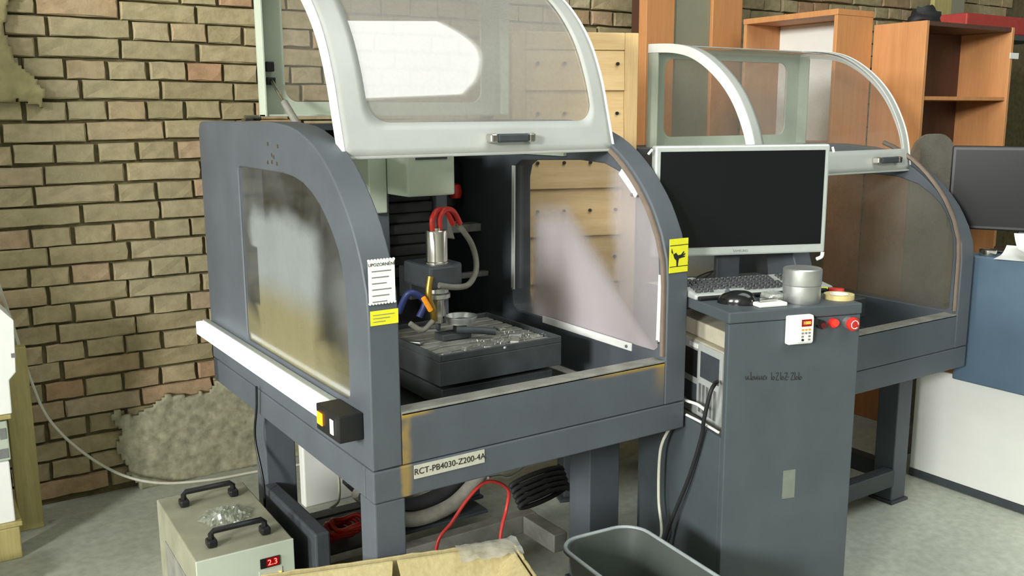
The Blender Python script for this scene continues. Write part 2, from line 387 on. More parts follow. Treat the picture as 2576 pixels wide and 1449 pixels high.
# ------------------------------------------------------------------ milling machine
PROFILE = [(0, .7125), (0, 1.08), (.006, 1.15), (.03, 1.22), (.052, 1.262), (.075, 1.30), (.10, 1.332), (.125, 1.36), (.155, 1.39), (.19, 1.42), (.225, 1.446), (.265, 1.47), (.31, 1.492), (.36, 1.51), (.41, 1.524), (.47, 1.535), (.6, 1.545),
           (1.30, 1.545), (1.325, 1.538), (1.34, 1.515), (1.34, .7125)]
SIDEWIN = [(.915, .86), (.14, .86), (.126, .875), (.126, 1.10), (.132, 1.15), (.147, 1.20), (.165, 1.235), (.19, 1.268), (.225, 1.303), (.27, 1.338), (.32, 1.366), (.38, 1.388), (.45, 1.401), (.53, 1.407), (.91, 1.409), (.924, 1.405), (.93, 1.39), (.93, .88)]
SIDEWIN_R = [(.78, .865), (.06, .865), (.04, .88), (.04, 1.10), (.047, 1.18), (.07, 1.25), (.105, 1.305), (.147, 1.345), (.21, 1.385), (.30, 1.412), (.42, 1.418), (.76, 1.405), (.80, 1.385), (.815, 1.34), (.815, .92), (.805, .88)]
def dust_light_left(t, d):
    # thin dust and low stain, plus painted bright light zone and dark shade patch
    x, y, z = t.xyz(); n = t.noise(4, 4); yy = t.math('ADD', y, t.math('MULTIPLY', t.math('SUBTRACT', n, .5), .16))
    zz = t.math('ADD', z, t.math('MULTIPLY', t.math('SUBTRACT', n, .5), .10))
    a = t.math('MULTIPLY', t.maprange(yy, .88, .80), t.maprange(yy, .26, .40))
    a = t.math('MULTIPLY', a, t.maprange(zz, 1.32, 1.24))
    shade_patch = t.math('MULTIPLY', t.maprange(y, .795, .805), t.math('MULTIPLY', t.maprange(z, .985, .995), t.maprange(z, 1.175, 1.165)))
    a = t.math('MULTIPLY', a, t.math('SUBTRACT', 1.0, shade_patch))
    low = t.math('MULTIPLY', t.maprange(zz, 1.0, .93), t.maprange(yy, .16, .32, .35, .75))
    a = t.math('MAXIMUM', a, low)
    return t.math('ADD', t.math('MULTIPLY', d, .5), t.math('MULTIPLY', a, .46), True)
def dust_light_right(t, d):
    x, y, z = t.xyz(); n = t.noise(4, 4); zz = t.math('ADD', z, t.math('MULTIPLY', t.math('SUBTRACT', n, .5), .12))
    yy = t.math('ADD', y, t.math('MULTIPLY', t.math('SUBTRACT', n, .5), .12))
    # heap-shaped pool of light painted into the dust, sloping down to the front
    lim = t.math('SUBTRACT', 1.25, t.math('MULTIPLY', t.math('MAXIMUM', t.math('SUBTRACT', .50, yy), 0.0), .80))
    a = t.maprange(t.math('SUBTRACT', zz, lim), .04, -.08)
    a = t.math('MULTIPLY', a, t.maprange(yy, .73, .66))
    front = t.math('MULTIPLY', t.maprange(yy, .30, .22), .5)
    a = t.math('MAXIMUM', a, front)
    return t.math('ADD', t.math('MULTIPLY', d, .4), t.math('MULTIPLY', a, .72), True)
M['pane_left'] = glassy('clear_side_sheet_dust_and_light', .0, .16, (186, 192, 190), .02, .12, dust_light_left, 6,
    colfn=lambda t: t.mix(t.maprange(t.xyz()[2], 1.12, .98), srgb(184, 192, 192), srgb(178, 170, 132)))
M['pane_right'] = glassy('clear_inner_sheet_dust_and_light', .02, .1, (226, 220, 224), .04, .15, dust_light_right)
M['pane_far'] = glassy('grimy_clear_sheet', .22, .5, (150, 148, 136), .04, .15, None, 2.5)
M['pane_hood'] = glassy('hazy_polycarbonate', .56, .76, (190, 187, 182), .15, .035, None, 3)
M['pane_hood2'] = glassy('clear_polycarbonate', .12, .3, (170, 172, 166), .06, .08, None, 3)
M['pane_back'] = glassy('hazy_back_sheet', .08, .25, (176, 170, 160), .05, .12, None, 3)
M['acrylic'] = glassy('dirty_acrylic', .45, .8, (150, 150, 140), .05, .2, None, 9)
PX = lambda a, b, t: (t, a, b)
def hood_build(mach, W, yf, zb, a, b, yback, zback, pane, mat, corner_r=.06, prof=None, m1=True):
    x0, x1 = .07, W-.07; fl = yback - (yf + a)
    ltot = None
    # arc-length table along the quarter ellipse then the flat top back to the rear sheet
    N = 60; pts = [(yf + a*(1-math.cos(math.pi/2*i/N)), zb + b*math.sin(math.pi/2*i/N)) for i in range(N+1)]
    if fl > .01: pts += [(yf+a+fl*q/4, zb+b) for q in range(1, 5)]
    if prof: pts = [(yf+q.x, zb+q.y) for q in smooth_path([Vector((y, z, 0)) for y, z in prof], 10)]; b = prof[-1][1]
    cum = [0]
    for i in range(1, len(pts)): cum.append(cum[-1] + math.dist(pts[i], pts[i-1]))
    L = cum[-1]
    def at(s, off=0):
        s = max(0, min(L, s)); i = 1
        while i < len(cum)-1 and cum[i] < s: i += 1
        t = (s-cum[i-1])/(cum[i]-cum[i-1]); p0, p1 = pts[i-1], pts[i]
        y, z = p0[0]+(p1[0]-p0[0])*t, p0[1]+(p1[1]-p0[1])*t
        dy, dz = p1[0]-p0[0], p1[1]-p0[1]; l = math.hypot(dy, dz)
        return (y - off*dz/l, z + off*dy/l)      # off>0 : outward
    # front shell: ring between rounded opening and sheet edge
    e, eb, et = (.085, .092, .05) if m1 else (.05, .085, .04)
    inner = rrect(x0+e, eb, x1-e*.72, L-et, corner_r, 8)
    dense = []
    for i in range(len(inner)):
        p, q = inner[i], inner[(i+1) % len(inner)]; d = math.dist(p, q); k = max(1, int(d/.03))
        for j in range(k): dense.append((p[0]+(q[0]-p[0])*j/k, p[1]+(q[1]-p[1])*j/k))
    inner = dense; cx, cs = (x0+x1)/2, L/2
    def clampo(p):
        # nearest point of the sheet's border, corners kept
        dx, ds = p[0]-cx, p[1]-cs; sx = (x1-x0)/2/abs(dx) if dx else 1e9; ss = L/2/abs(ds) if ds else 1e9; k = min(sx, ss); return (cx+dx*k, cs+ds*k)
    outer = [clampo(p) for p in inner]
    for c in ((x0, 0), (x1, 0), (x0, L), (x1, L)):
        i = min(range(len(outer)), key=lambda i: math.dist(outer[i], c)); outer[i] = c
    m = MB(); K = 4; n = len(inner)
    for k in range(K+1):
        for p, q in zip(inner, outer):
            x = p[0]+(q[0]-p[0])*k/K; s = p[1]+(q[1]-p[1])*k/K; y, z = at(s); m.v.append((x, y, z))
    for k in range(K):
        for i in range(n):
            i2 = (i+1) % n; m.f.append((k*n+i, k*n+i2, (k+1)*n+i2, (k+1)*n+i))
    hood = m.build('hood', mat, mach, 0, 35); sd = hood.modifiers.new('s', 'SOLIDIFY'); sd.thickness = .004; sd.offset = 0
    hood['label'] = 'off-white raised curved hood'
    # ribs (edge flanges)
    for xa, xb in ((x0-.004, x0+.004), (x1-.004, x1+.004)):
        m = MB(); st = 40
        for i in range(st+1):
            s = L*i/st; yo, zo = at(s, .003); yi, zi = at(s, -.03)
            m.v += [(xa, yo, zo), (xb, yo, zo), (xb, yi, zi), (xa, yi, zi)]
        for i in range(st):
            for k in range(4): m.f.append((i*4+k, i*4+(k+1) % 4, (i+1)*4+(k+1) % 4, (i+1)*4+k))
        m.f += [(0, 1, 2, 3), (st*4+3, st*4+2, st*4+1, st*4)]
        m.build('rib', M['bright'], hood, 0, 35)
    box('bottom_flange', (x0, yf-.002, zb-.004), (x1, yf+.03, zb+.004), mat, hood, .002)
    # pane
    m = MB(); nx, ns = 2, 48; xs = [x0+.012+(x1-x0-.024)*i/nx for i in range(nx+1)]; ss = [.05+(L-.07)*k/ns for k in range(ns+1)]
    for s in ss:
        for x in xs: y, z = at(s, -.005); m.v.append((x, y, z))
    for k in range(ns):
        for i in range(nx): q = k*(nx+1)+i; m.f.append((q, q+1, q+nx+2, q+nx+1))
    m.build('hood_window', pane, hood, 0, 60)
    # rear sheet standing on the body, with its own window
    zt = zb+b
    m = MB(); m.plate([(x0, zback), (x1, zback), (x1, zt), (x0, zt)], [rrect(x0+.085, zback+.045, x1-.085, zt-.05, .04)], lambda p, q, t: (p, t, q), yback-.004, yback+.004)
    bk = m.build('rear_sheet', M['cream'], hood, .002)
    box('rear_window', (x0+.07, yback+.005, zback+.03), (x1-.07, yback+.008, zt-.035), M['pane_back'], hood, 0)
    for xa in (x0, x1-.006):
        box('rear_flange', (xa, yback-.055, zback), (xa+.006, yback, zt-.02), M['cream'], hood, .001)
    box('rear_flange', (x0, yback-.05, zback), (x1, yback, zback+.006), M['cream'], hood, .001)
    # handle
    hx = x0+(x1-x0)*.50 if m1 else x0+(x1-x0)*.74; hy, hz = at(.045)
    box('handle', (hx+.0115, hy-.034, hz-.012), (hx+.1165, hy-.018, hz+.012), M['darkgrey'], hood, .005)
    for q in (hx, hx+.128): box('handle_mount', (q-.011, hy-.034, hz-.013), (q+.011, hy-.002, hz+.013), M['chrome'], hood, .005)
    return hood

def make_machine(name, loc, label, full=True):
    kz = 1.0 if full else .93; sq = lambda prof: [(y, .7125+(z-.7125)*kz) for y, z in prof]; PF, SL, SR = sq(PROFILE), sq(SIDEWIN), sq(SIDEWIN_R)
    mach = empty(name, loc, 0, label, 'milling machine'); W = 1.025; G = M['grey']
    # side panels with window openings
    sp = MB().plate(PF, [SL], PX, 0, .08).build('side_panel', G, mach, .004, 30)
    spr = MB().plate(PF, [SR], PX, W-.08, W).build('side_panel', G, mach, .004, 30)
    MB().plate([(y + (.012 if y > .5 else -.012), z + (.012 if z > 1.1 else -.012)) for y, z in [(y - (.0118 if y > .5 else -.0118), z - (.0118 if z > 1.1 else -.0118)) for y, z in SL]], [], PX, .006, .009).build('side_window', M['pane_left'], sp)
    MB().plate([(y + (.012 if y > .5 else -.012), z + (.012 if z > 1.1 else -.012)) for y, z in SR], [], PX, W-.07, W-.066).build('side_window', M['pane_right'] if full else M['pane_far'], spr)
    # gasket strip along the inner front edge of the right panel
    MB().tube([(W-.083, .012, .86)] + [(W-.083, y+.014, z-.012) for y, z in PROFILE[1:14]], .009, 6).build('gasket', M['gasket'], spr, 0, 60)
    # front apron with folded lip
    MB().box((.08, .002, .7125), (W-.08, .03, .846)).build('front_apron', M['greystain'] if full else G, mach, .003)
    box('apron_lip', (.08, .002, .838), (W-.08, .055, .848), M['dullalu'] if full else M['dullalu'], mach, .002)
    # base rails
    zb = .628
    box('base_rail', (0, 0, zb), (W, .05, .7105), M['greystain'] if full else G, mach, .004); box('base_rail', (0, 1.29, zb), (W, 1.34, .7105), M['darkgrey'], mach, .004)
    box('base_rail', (0, .052, zb), (.05, 1.288, .7105), G, mach, .004); box('base_rail', (W-.05, .052, zb), (W, 1.288, .7105), G, mach, .004)
    box('chamber_floor', (.05, .05, .714), (W-.05, 1.32, .722), M['inner'], mach, 0)
    # rear housing
    box('back_panel', (.08, 1.30, .722), (W-.08, 1.335, PF[16][1]-.015), M['darkgrey'], mach, .003)
    box('top_cover', (.08, .88, PF[16][1]-.03), (W-.08, 1.30, PF[16][1]-.01), M['darkgrey'], mach, .003)
    # legs and lower frame
    legs = [((.002, .002), (.085, .09)), ((.895, .29), (1.02, .40)), ((.02, .87), (.12, .97)), ((.90, 1.15), (1.0, 1.25))] if full else \
           [((.02, .10), (.11, .19)), ((.80, .13), (.89, .22)), ((.02, 1.1), (.12, 1.2)), ((.80, 1.1), (.90, 1.2))]
    gz = -loc[2]
    for a, b in legs:
        lg = box('leg', a + (gz+.012,), b + (zb-.001,), G, mach, .004)
        box('foot', (a[0]-.01, a[1]-.01, gz), (b[0]+.01, b[1]+.01, gz+.012), M['darkgrey'], lg, .002)
    if full:
        box('lower_side_panel', (.004, .42, .10), (.05, .868, .385), M['darkgrey'], mach, .006)
        box('lower_beam', (.06, .60, .10), (.90, .65, .165), M['dullalu'], mach, .004); box('lower_beam', (.84, .41, .10), (.895, .598, .165), M['dullalu'], mach, .004)
        box('lower_beam', (.06, 1.0, .10), (.90, 1.06, .16), M['darkgrey'], mach, .004); box('lower_beam', (.06, .655, .10), (.11, .995, .16), M['darkgrey'], mach, .004)
    else:
        box('lower_beam', (.12, .12, gz+.08), (.798, .17, gz+.15), M['darkgrey'], mach, .004); box('lower_beam', (.82, .202, gz+.08), (.88, 1.098, gz+.15), M['darkgrey'], mach, .004)
    # bolts
    return mach, sp, spr

mach, sp, spr = make_machine('milling_machine', (0, 0, 0), 'nearest grey enclosed milling machine with raised white hood, beside the control cabinet')
hood1 = hood_build(mach, 1.025, .266, 1.454, .55, .55, .90, 1.560, M['pane_hood'], M['hood'], prof=[(0, 0), (.03, .1), (.063, .208), (.113, .312), (.18, .396), (.265, .468), (.37, .525), (.48, .55), (.634, .556)])
# screws on the left side panel
for y, z in ((.632, 1.484), (.552, 1.479), (.604, 1.454), (.588, 1.449), (.64, 1.432), (.605, 1.434), (.565, 1.431)):
    MB().cyl((-.002, y, z), (.004, y, z), .006, 12).build('screw', M['chrome'], sp)
# brackets holding the right inner sheet
def strip(name, p0, p1, wd, mat, parent, x0=.939, x1=.9445):
    p0, p1 = Vector(p0), Vector(p1); d = (p1-p0).normalized(); nrm = Vector((-d.y, d.x))*wd/2
    q = [p0-nrm, p1-nrm, p1+nrm, p0+nrm]
    return MB().hexa([(x0, v.x, v.y) for v in q] + [(x1, v.x, v.y) for v in q]).build(name, mat, parent, .001)
for a, b, wd in (((.80, 1.385), (.808, .94), .018), ((.215, 1.392), (.138, 1.325), .022), ((.62, .862), (.15, .858), .024), ((.028, 1.10), (.032, .90), .014)):
    st_ = strip('bracket', a, b, wd, M['bright'], spr)
    MB().cyl((.935, b[0]+(.02 if wd > .02 else 0), b[1]+.0), (.939, b[0]+(.02 if wd > .02 else 0), b[1]), .005, 10).build('screw', M['greyink'], st_)
box('bracket', (.93, .49, 1.428), (.944, .80, 1.444), M['cream'], spr, .001)
# hinges and gas strut
for x in (.05, .92):
    hg = MB().cyl((x, .985, 1.556), (x+.05, .985, 1.556), .009, 12); hg.box((x, .99, 1.546), (x+.05, 1.02, 1.552)); hg.build('hinge', M['chrome'], mach, 0, 40)
gs = MB().tube([(.105, .885, 1.672), (.10, .76, 1.60)], .006, 10).build('gas_strut', M['chrome'], mach, 0, 40)
MB().tube([(.10, .76, 1.60), (.094, .60, 1.507)], .011, 12).build('strut_cylinder', M['dullalu'], gs, 0, 40)
MB().box((.092, .875, 1.655), (.118, .897, 1.678)).box((.092, .876, 1.695), (.116, .897, 1.725)).build('strut_mount', M['black'], gs, .003)
# stickers
t = box('warning_label', (.004, -.0015, 1.128), (.072, .0005, 1.228), M['paper'], mach, 0)
wl = MB()      # scalloped white notice follows the post's curve
for k in range(6): wl.box((.012, -.0022, 1.214-.0001 - .0145*k - .012), (.062 - .006*(k % 3), -.0016, 1.214 - .0145*k - .0095))
wl.build('print', M['greyink'], t)
for k in range(9):
    MB().cyl((.006+.008*k, -.0018, 1.229), (.006+.008*k, .0004, 1.229), .0035, 8).cyl((.006+.008*k, -.0018, 1.127), (.006+.008*k, .0004, 1.127), .0035, 8).build('scallop', M['paper'], t)
text('heading', 'UPOZORN\u011aN\u00cd', .0105, M['ink'], t, (.038, -.0018, 1.2185), FRONT)
t = box('yellow_label', (.006, -.0015, 1.074), (.078, .0005, 1.109), M['yellow'], mach, 0)
for k in range(3): box('print', (.012, -.0022, 1.098-.008*k), (.068-.012*k, -.0016, 1.0995-.008*k), M['greyink'], t, 0)
t = box('hand_warning_label', (.948, -.0015, 1.108), (1.02, .0005, 1.207), M['yellow'], mach, 0)
for z in (1.187, 1.125): box('border', (.948, -.0022, z), (1.02, -.0016, z+.002), M['ink'], t, 0)
hand = [(0, 0), (.010, .004), (.018, -.003), (.030, -.002), (.040, .006), (.043, .004), (.037, -.003), (.046, .001), (.047, -.002), (.038, -.006), (.046, -.006), (.045, -.009), (.034, -.010), (.022, -.012), (.020, -.018), (.018, -.032), (.013, -.030), (.012, -.016), (.004, -.010), (-.004, .010), (-.007, .016), (-.008, .006)]
MB().plate([(.962+a, 1.158+b*1.15+.004) for a, b in hand], [], lambda a, b, t: (a, t, b), -.0022, -.0016).build('hand_sign', M['ink'], t)
t = box('model_label', (.110, -.0025, .671), (.315, -.0002, .706), M['labelpaper'], mach, 0)
text('lettering', 'RCT-PB4030-Z200-4A', .0225, M['ink'], t, (.2125, -.003, .6885), FRONT)
# ---- inside the chamber
box('column', (.33, .78, .722), (.60, 1.10, 1.50), M['inner'], mach, .006)
cl = box('slide_cover', (.335, .64, .92), (.375, .779, 1.42), M['grey'], mach, .004); box('slide_cover', (.54, .64, .92), (.58, .779, 1.42), M['grey'], mach, .004)
for k in range(10):
    z = 1.36-.034*k; box('bellows_fold', (.377, .655 + .012*(k % 2), z-.032), (.538, .775, z), M['rubber'], mach, .006)
hc = box('head_cover', (.352, .47, 1.326), (.512, .70, 1.50), M['cream'], mach, .006)
box('cover_slot', (.38, .467, 1.433), (.485, .4705, 1.443), M['darkgrey'], hc, .001)
box('head_flange', (.290, .60, 1.27), (.350, .72, 1.50), M['cream'], mach, .004)
box('spindle_carriage', (.40, .56, 1.0), (.52, .64, 1.10), M['inner'], mach, .004)
sx, sy = .428, .44
MB().lathe([(.036, 0), (.036, .006), (.0325, .008), (.0325, .095), (.030, .10), (.012, .10), (.012, .106)], (sx, sy, 1.128), 32).build('spindle_motor', M['chrome'], mach, 0, 35)
MB().plate([(sx-.052, sy-.052), (sx+.03, sy-.052), (sx+.075, sy-.02), (sx+.075, .56), (sx-.052, .56)], [], lambda a, b, t: (a, b, t), 1.058, 1.128).build('spindle_clamp', M['darkgrey'], mach, .008)
MB().lathe([(.030, 0), (.038, .004), (.038, .016), (.034, .02), (.033, .036)], (sx, sy, 1.022), 32).build('spindle_collar', M['alu'], mach, 0, 35)
MB().lathe([(.008, -.024), (.014, -.02), (.015, 0), (.022, .002), (.023, .05), (.026, .056)], (sx, sy, .968), 28).build('spindle_nose', M['chrome'], mach, 0, 35)
MB().lathe([(.002, -.012), (.007, -.008), (.008, .012)], (sx, sy, .935), 14).build('cutter', M['inner'], mach, 0, 35)
for dx in (-.012, .012):
    rh = MB().tube(smooth_path([(sx+dx, sy, 1.225), (sx+dx, sy, 1.262), (sx+dx+.025, sy+.01, 1.285), (sx+dx+.065, sy+.03, 1.275), (sx+dx+.098, sy+.05, 1.235)]), .0085, 10)
    rh.build('coolant_hose', M['red'], mach, 0, 60)
MB().tube(smooth_path([(sx+.10, sy+.055, 1.24), (sx+.15, sy+.05, 1.17), (sx+.155, sy+.03, 1.10), (sx+.10, sy-.02, 1.06), (sx+.03, sy-.06, 1.062), (sx-.03, sy-.065, 1.075)]), .009, 10).build('grey_hose', M['hose'], mach, 0, 60)
MB().tube(smooth_path([(sx-.05, sy-.05, 1.10), (sx-.06, sy-.055, 1.05), (sx-.045, sy-.05, 1.0), (sx-.03, sy-.03, .965)]), .010, 10).build('coolant_pipe', M['brass'], mach, 0, 60)
cv = MB().tube(smooth_path([(sx-.14, sy-.02, 1.0), (sx-.12, sy-.05, 1.06), (sx-.07, sy-.05, 1.03), (sx-.09, sy-.05, .985)]), .010, 10).build('blue_hose', M['blue'], mach, 0, 60)
MB().tube([(sx-.085, sy-.07, 1.045), (sx-.062, sy-.07, 1.005)], .008, 10).build('valve_lever', M['orange'], mach, 0, 60)
MB().tube(smooth_path([(sx-.12, sy-.05, .97), (sx-.08, sy-.05, .945), (sx-.04, sy-.04, .965)]), .008, 8).build('drain_hose', M['hose'], mach, 0, 60)
box('cross_rail', (.615, 1.02, 1.13), (.94, 1.08, 1.16), M['dullalu'], mach, .003); box('cross_rail', (.615, .97, .965), (.94, 1.0, .985), M['dullalu'], mach, .003)
MB().lathe([(.07, 0), (.075, .01), (.07, .16), (.03, .19)], (.86, 1.16, 1.22), 24).build('servo_motor', M['black'], mach, 0, 35)
MB().lathe([(.02, 0), (.026, .02), (.02, .05), (.004, .056)], (.86, 1.075, 1.255), 16).build('red_cap', M['red'], mach, 0, 35)
MB().hexa([(.60, .80, 1.16), (.70, .80, 1.14), (.70, .82, 1.14), (.60, .82, 1.16), (.60, .80, 1.36), (.64, .80, 1.33), (.64, .82, 1.33), (.60, .82, 1.36)]).build('cover_plate', M['dullalu'], mach, .004)
# table tray and its saddle
box('saddle', (.335, .255, .745), (.72, .70, .80), M['inner'], mach, .004)
tb = MB(); tx0, tx1, ty0, ty1 = .318, .738, .236, .66
tb.box((tx0, ty0, .815), (tx1, ty1, .885))
tb.box((tx0, ty0, .885), (tx0+.008, ty1, .905)).box((tx1-.008, ty0, .885), (tx1, ty1, .905)).box((tx0+.008, ty0, .885), (tx1-.008, ty0+.008, .905)).box((tx0+.008, ty1-.008, .885), (tx1-.008, ty1, .905))
table = tb.build('work_table', M['inner'], mach, .002)
for k in range(7): box('slot_bar', (tx0+.012, ty0+.02+.057*k, .885), (tx1-.012, ty0+.062+.057*k, .893), M['dullalu'], table, .002)
for x in (.20, .83): box('linear_rail', (x, .10, .724), (x+.04, 1.2, .752), M['dullalu'], mach, .003)
box('way_cover', (.10, .10, .724), (.18, 1.2, .735), M['alu'], mach, .002)
# ---- loose pieces on the table
o = MB().lathe([(.030, 0), (.046, 0), (.046, .006), (.051, .018), (.051, .022), (.045, .022), (.040, .008), (.030, .008), (.030, 0)], (.515, .455, .935), 40).build('ring_workpiece', M['alu'], None, 0, 35)
tag(o, 'round turned aluminium ring workpiece held above the table clamp', 'workpiece')
cl = empty('clamp_fixture', (.50, .44, .893), 0, 'dark steel clamp with lever under the aluminium ring', 'clamp')
MB().box((-.07, -.025, 0), (.03, .03, .02)).build('clamp_base', M['inner'], cl, .003)
MB().lathe([(.022, .02), (.020, .0415)], (.012, .015, 0), 20).build('clamp_post', M['black'], cl, 0, 35)
MB().tube([(-.02, -.02, .03), (.045, -.055, .026), (.085, -.075, .020)], .011, 12).build('clamp_lever', M['darkgrey'], cl, 0, 40)
rd = random.Random(4); n_ = 0
shades = [('pale', M['alu']), ('dull grey', M['dullalu'])]
spots = [('front left corner of the table', .36, .27), ('left edge of the table', .35, .35), ('left rear of the table', .35, .44), ('front of the table below the clamp lever', .44, .29), ('front of the table', .52, .262), ('right front of the table', .60, .28), ('right of the clamp lever', .64, .34), ('right rear of the table', .66, .46), ('rear of the table behind the ring', .46, .56)]
for (where, x, y) in spots:
    a = rd.uniform(0, 3); s1, s2 = rd.uniform(.02, .042), rd.uniform(.008, .015); c, s = math.cos(a), math.sin(a); P = []
    for z in (0, rd.uniform(.006, .014)):
        for (p, q) in ((-s1, -s2), (s1, -s2*.7), (s1*.9, s2), (-s1*.8, s2*1.1)): P.append((p*c-q*s, p*s+q*c, z))
    sh = shades[n_ % 2]; o = MB().hexa(P).build('metal_offcut', sh[1], None, .002, loc=(x, y, .8935)); n_ += 1
    tag(o, f'{sh[0]} metal offcut lying at the {where}', 'offcut', 'metal offcuts on the milling table')
ch = MB(); rd = random.Random(9)
for k in range(900):
    x, y = rd.gauss(.58, .08), rd.gauss(.33, .06)
    if not (.335 < x < .725 and .25 < y < .64) or (.42 < x < .60 and .35 < y < .48): continue
    d = Vector((rd.uniform(-1, 1), rd.uniform(-1, 1), rd.uniform(-.3, .8)))*.006; z = .8945 + abs(rd.gauss(0, .003))
    e = Vector((-d.y, d.x, .002))*.4; p = Vector((x, y, z)); ch.add([p, p+d+e*.2, p+d+e, p+e], [(0, 1, 2, 3)])
o = ch.build('metal_swarf', M['alu'], None); tag(o, 'bright metal swarf scattered on the milling table', 'swarf', kind='stuff')

# ------------------------------------------------------------------ second machine
M2L = (1.545, .03, -.055)
mach2, sp2, spr2 = make_machine('milling_machine', M2L, 'farther grey milling machine with clear raised hood behind the monitor', False)
mach2['group'] = 'milling machines'; mach['group'] = 'milling machines'
hood_build(mach2, 1.025, .255, 1.392, .53, .488, .83, 1.48, M['pane_hood2'], M['hood'], .012, prof=[(y*1.06, z*1.06) for y, z in ((0, 0), (.018, .105), (.045, .18), (.094, .265), (.157, .335), (.236, .394), (.315, .433), (.396, .452), (.478, .459), (.54, .461))], m1=False)
box('work_table', (.30, .25, .82), (.72, .75, .90), M['inner'], mach2, .004); box('column', (.35, .85, .722), (.62, 1.1, 1.40), M['inner'], mach2, .006)
box('head_cover', (.38, .55, 1.12), (.60, .80, 1.40), M['inner'], mach2, .006)

# ------------------------------------------------------------------ strip light on the near machine
sl = empty('strip_light', (-.035, .19, .795), 0, 'glowing white strip light along the side of the near machine', 'light')
box('housing', (.012, 0, 0), (.034, 1.178, .052), M['silver'], sl, .003); box('diffuser', (-.012, .004, .002), (.0115, 1.175, .048), M['led'], sl, .004)
sb = box('switch_box', (-.03, -.145, -.012), (.034, -.001, .056), M['black'], sl, .003)
box('rocker_switch', (-.0335, -.045, .006), (-.0305, -.012, .038), M['amber'], sb, .001); box('socket_tab', (-.0335, -.115, .002), (-.0305, -.095, .040), M['bright'], sb, .001)
MB().tube(smooth_path([(-.008, .82, .73), (-.008, .83, .66), (-.012, .85, .55), (-.008, .80, .40), (-.006, .84, .20)]), .004, 8).build('lead', M['black'], sl, 0, 60, loc=(.035-.006, -.19, -.795))

# ------------------------------------------------------------------ chiller
chl = empty('water_chiller', (-.322, .455, 0), R(-1.5), 'grey box chiller with two black carry handles and red display', 'chiller')
body = box('body', (0, .004, .012), (.272, .50, .378), pmat('dusty_grey_enamel', (138, 138, 118), .6, 0, .18, 9), chl, .004)
fr = box('front_panel', (0, -.002, .012), (.272, .0035, .379), M['cream'], chl, .002)
for yy in (.075, .40):
    h = MB().tube([(.062, yy, .379), (.062, yy, .415), (.070, yy+.002, .422), (.205, yy+.002, .422), (.213, yy, .415), (.213, yy, .379)], .0085, 8).build('handle', M['black'], chl, 0, 40)
    for xx in (.048, .199): box('handle_base', (xx, yy-.018, .379), (xx+.028, yy+.018, .402), M['black'], h, .006)
ds = box('display', (.172, -.006, .312), (.228, -.0025, .342), M['black'], chl, .002); box('display_window', (.190, -.0068, .315), (.226, -.006, .340), M['redscreen'], ds, 0)
text('digits', '2.3', .024, M['reddigit'], ds, (.207, -.0072, .327), FRONT)
box('control_panel', (.168, -.004, .20), (.235, -.0022, .306), M['labelpaper'], chl, .001)
MB().cyl((.228, -.008, .288), (.228, -.002, .288), .0035, 10).build('led', M['yellowlit'], chl); MB().cyl((.176, -.01, .285), (.176, -.002, .285), .006, 12).build('button', M['black'], chl)
sw = box('power_switch', (.038, -.004, .26), (.064, -.0022, .312), M['red'], chl, .001); box('switch_lamp', (.043, -.007, .275), (.059, -.004, .30), M['redlit'], sw, .002)
box('vent', (-.002, .10, .08), (.0005, .40, .28), M['dullalu'], chl, .001)
for k in range(4): box('foot', ((.02, .20)[k % 2], (.03, .42)[k//2], 0), ((.07, .25)[k % 2], (.08, .47)[k//2], .012), M['rubber'], chl, .002)
# crumpled bag on the chiller
m = MB(); nb = 26
for i in range(nb+1):
    for k in range(nb+1):
        u, v = i/nb-.5, k/nb-.5; p = Vector((u*7, v*7, 2.3)); rr = min(1, (u*u+v*v)/.2)
        hgt = .028*(1-rr)*abs(noise.fractal(p, 1.0, 2.0, 4)+.4) + .003 + .006*abs(noise.noise(p*2.5))
        m.v.append((u*.15*(1+.25*noise.noise(p+Vector((5, 0, 0)))), v*.15*(1+.3*noise.noise(p+Vector((0, 7, 0)))), hgt))
for i in range(nb):
    for k in range(nb):
        if ((i-nb/2)**2+(k-nb/2)**2) < (nb*.5*(1+.25*noise.noise(Vector((i*.3, k*.3, 4)))))**2: q = i*(nb+1)+k; m.f.append((q, q+1, q+nb+2, q+nb+1))
bag = m.build('plastic_bag', glassy('crinkled_film', .12, .55, (196, 204, 190), .14, .12, None, 40), None, 0, None, loc=(-.17, .70, .3785)); tag(bag, 'crumpled clear plastic bag lying on top of the chiller', 'bag')

# ------------------------------------------------------------------ control cabinet and what stands on it
CA = empty('control_cabinet', (.972, -.217, 0), R(-16.15), 'tall grey steel control cabinet with red stop button, between the two machines', 'cabinet')
M['cabgrey'] = steel_paint('grey_cabinet_paint', (72, 80, 84)); G = M['cabgrey']; cw, cdp, chh = .426, .56, 1.027
box('front_panel', (0, 0, .015), (cw, .022, .994), G, CA, .003)
box('side_panel', (0, .023, .015), (.018, cdp, .66), G, CA, .003); box('side_panel', (cw-.018, .023, .015), (cw, cdp, .994), G, CA, .003)
box('back_panel', (.019, cdp-.018, .015), (cw-.019, cdp, .994), M['darkgrey'], CA, .002); box('shelf', (.019, .023, .635), (cw-.019, cdp-.019, .650), M['dullalu'], CA, .002)
box('corner_post', (0, cdp-.03, .661), (.018, cdp, .994), G, CA, .002)
box('top_slab', (-.002, -.002, .995), (cw+.003, cdp, chh), G, CA, .004)
box('plinth', (.01, .01, 0), (cw-.01, cdp-.01, .014), M['black'], CA, 0)
iv = box('frequency_inverter', (.176, -.022, .926), (.256, -.0005, 1.008), M['bright'], CA, .005)
ivp = box('keypad', (.200, -.027, .932), (.252, -.0225, 1.003), M['white'], iv, .002)
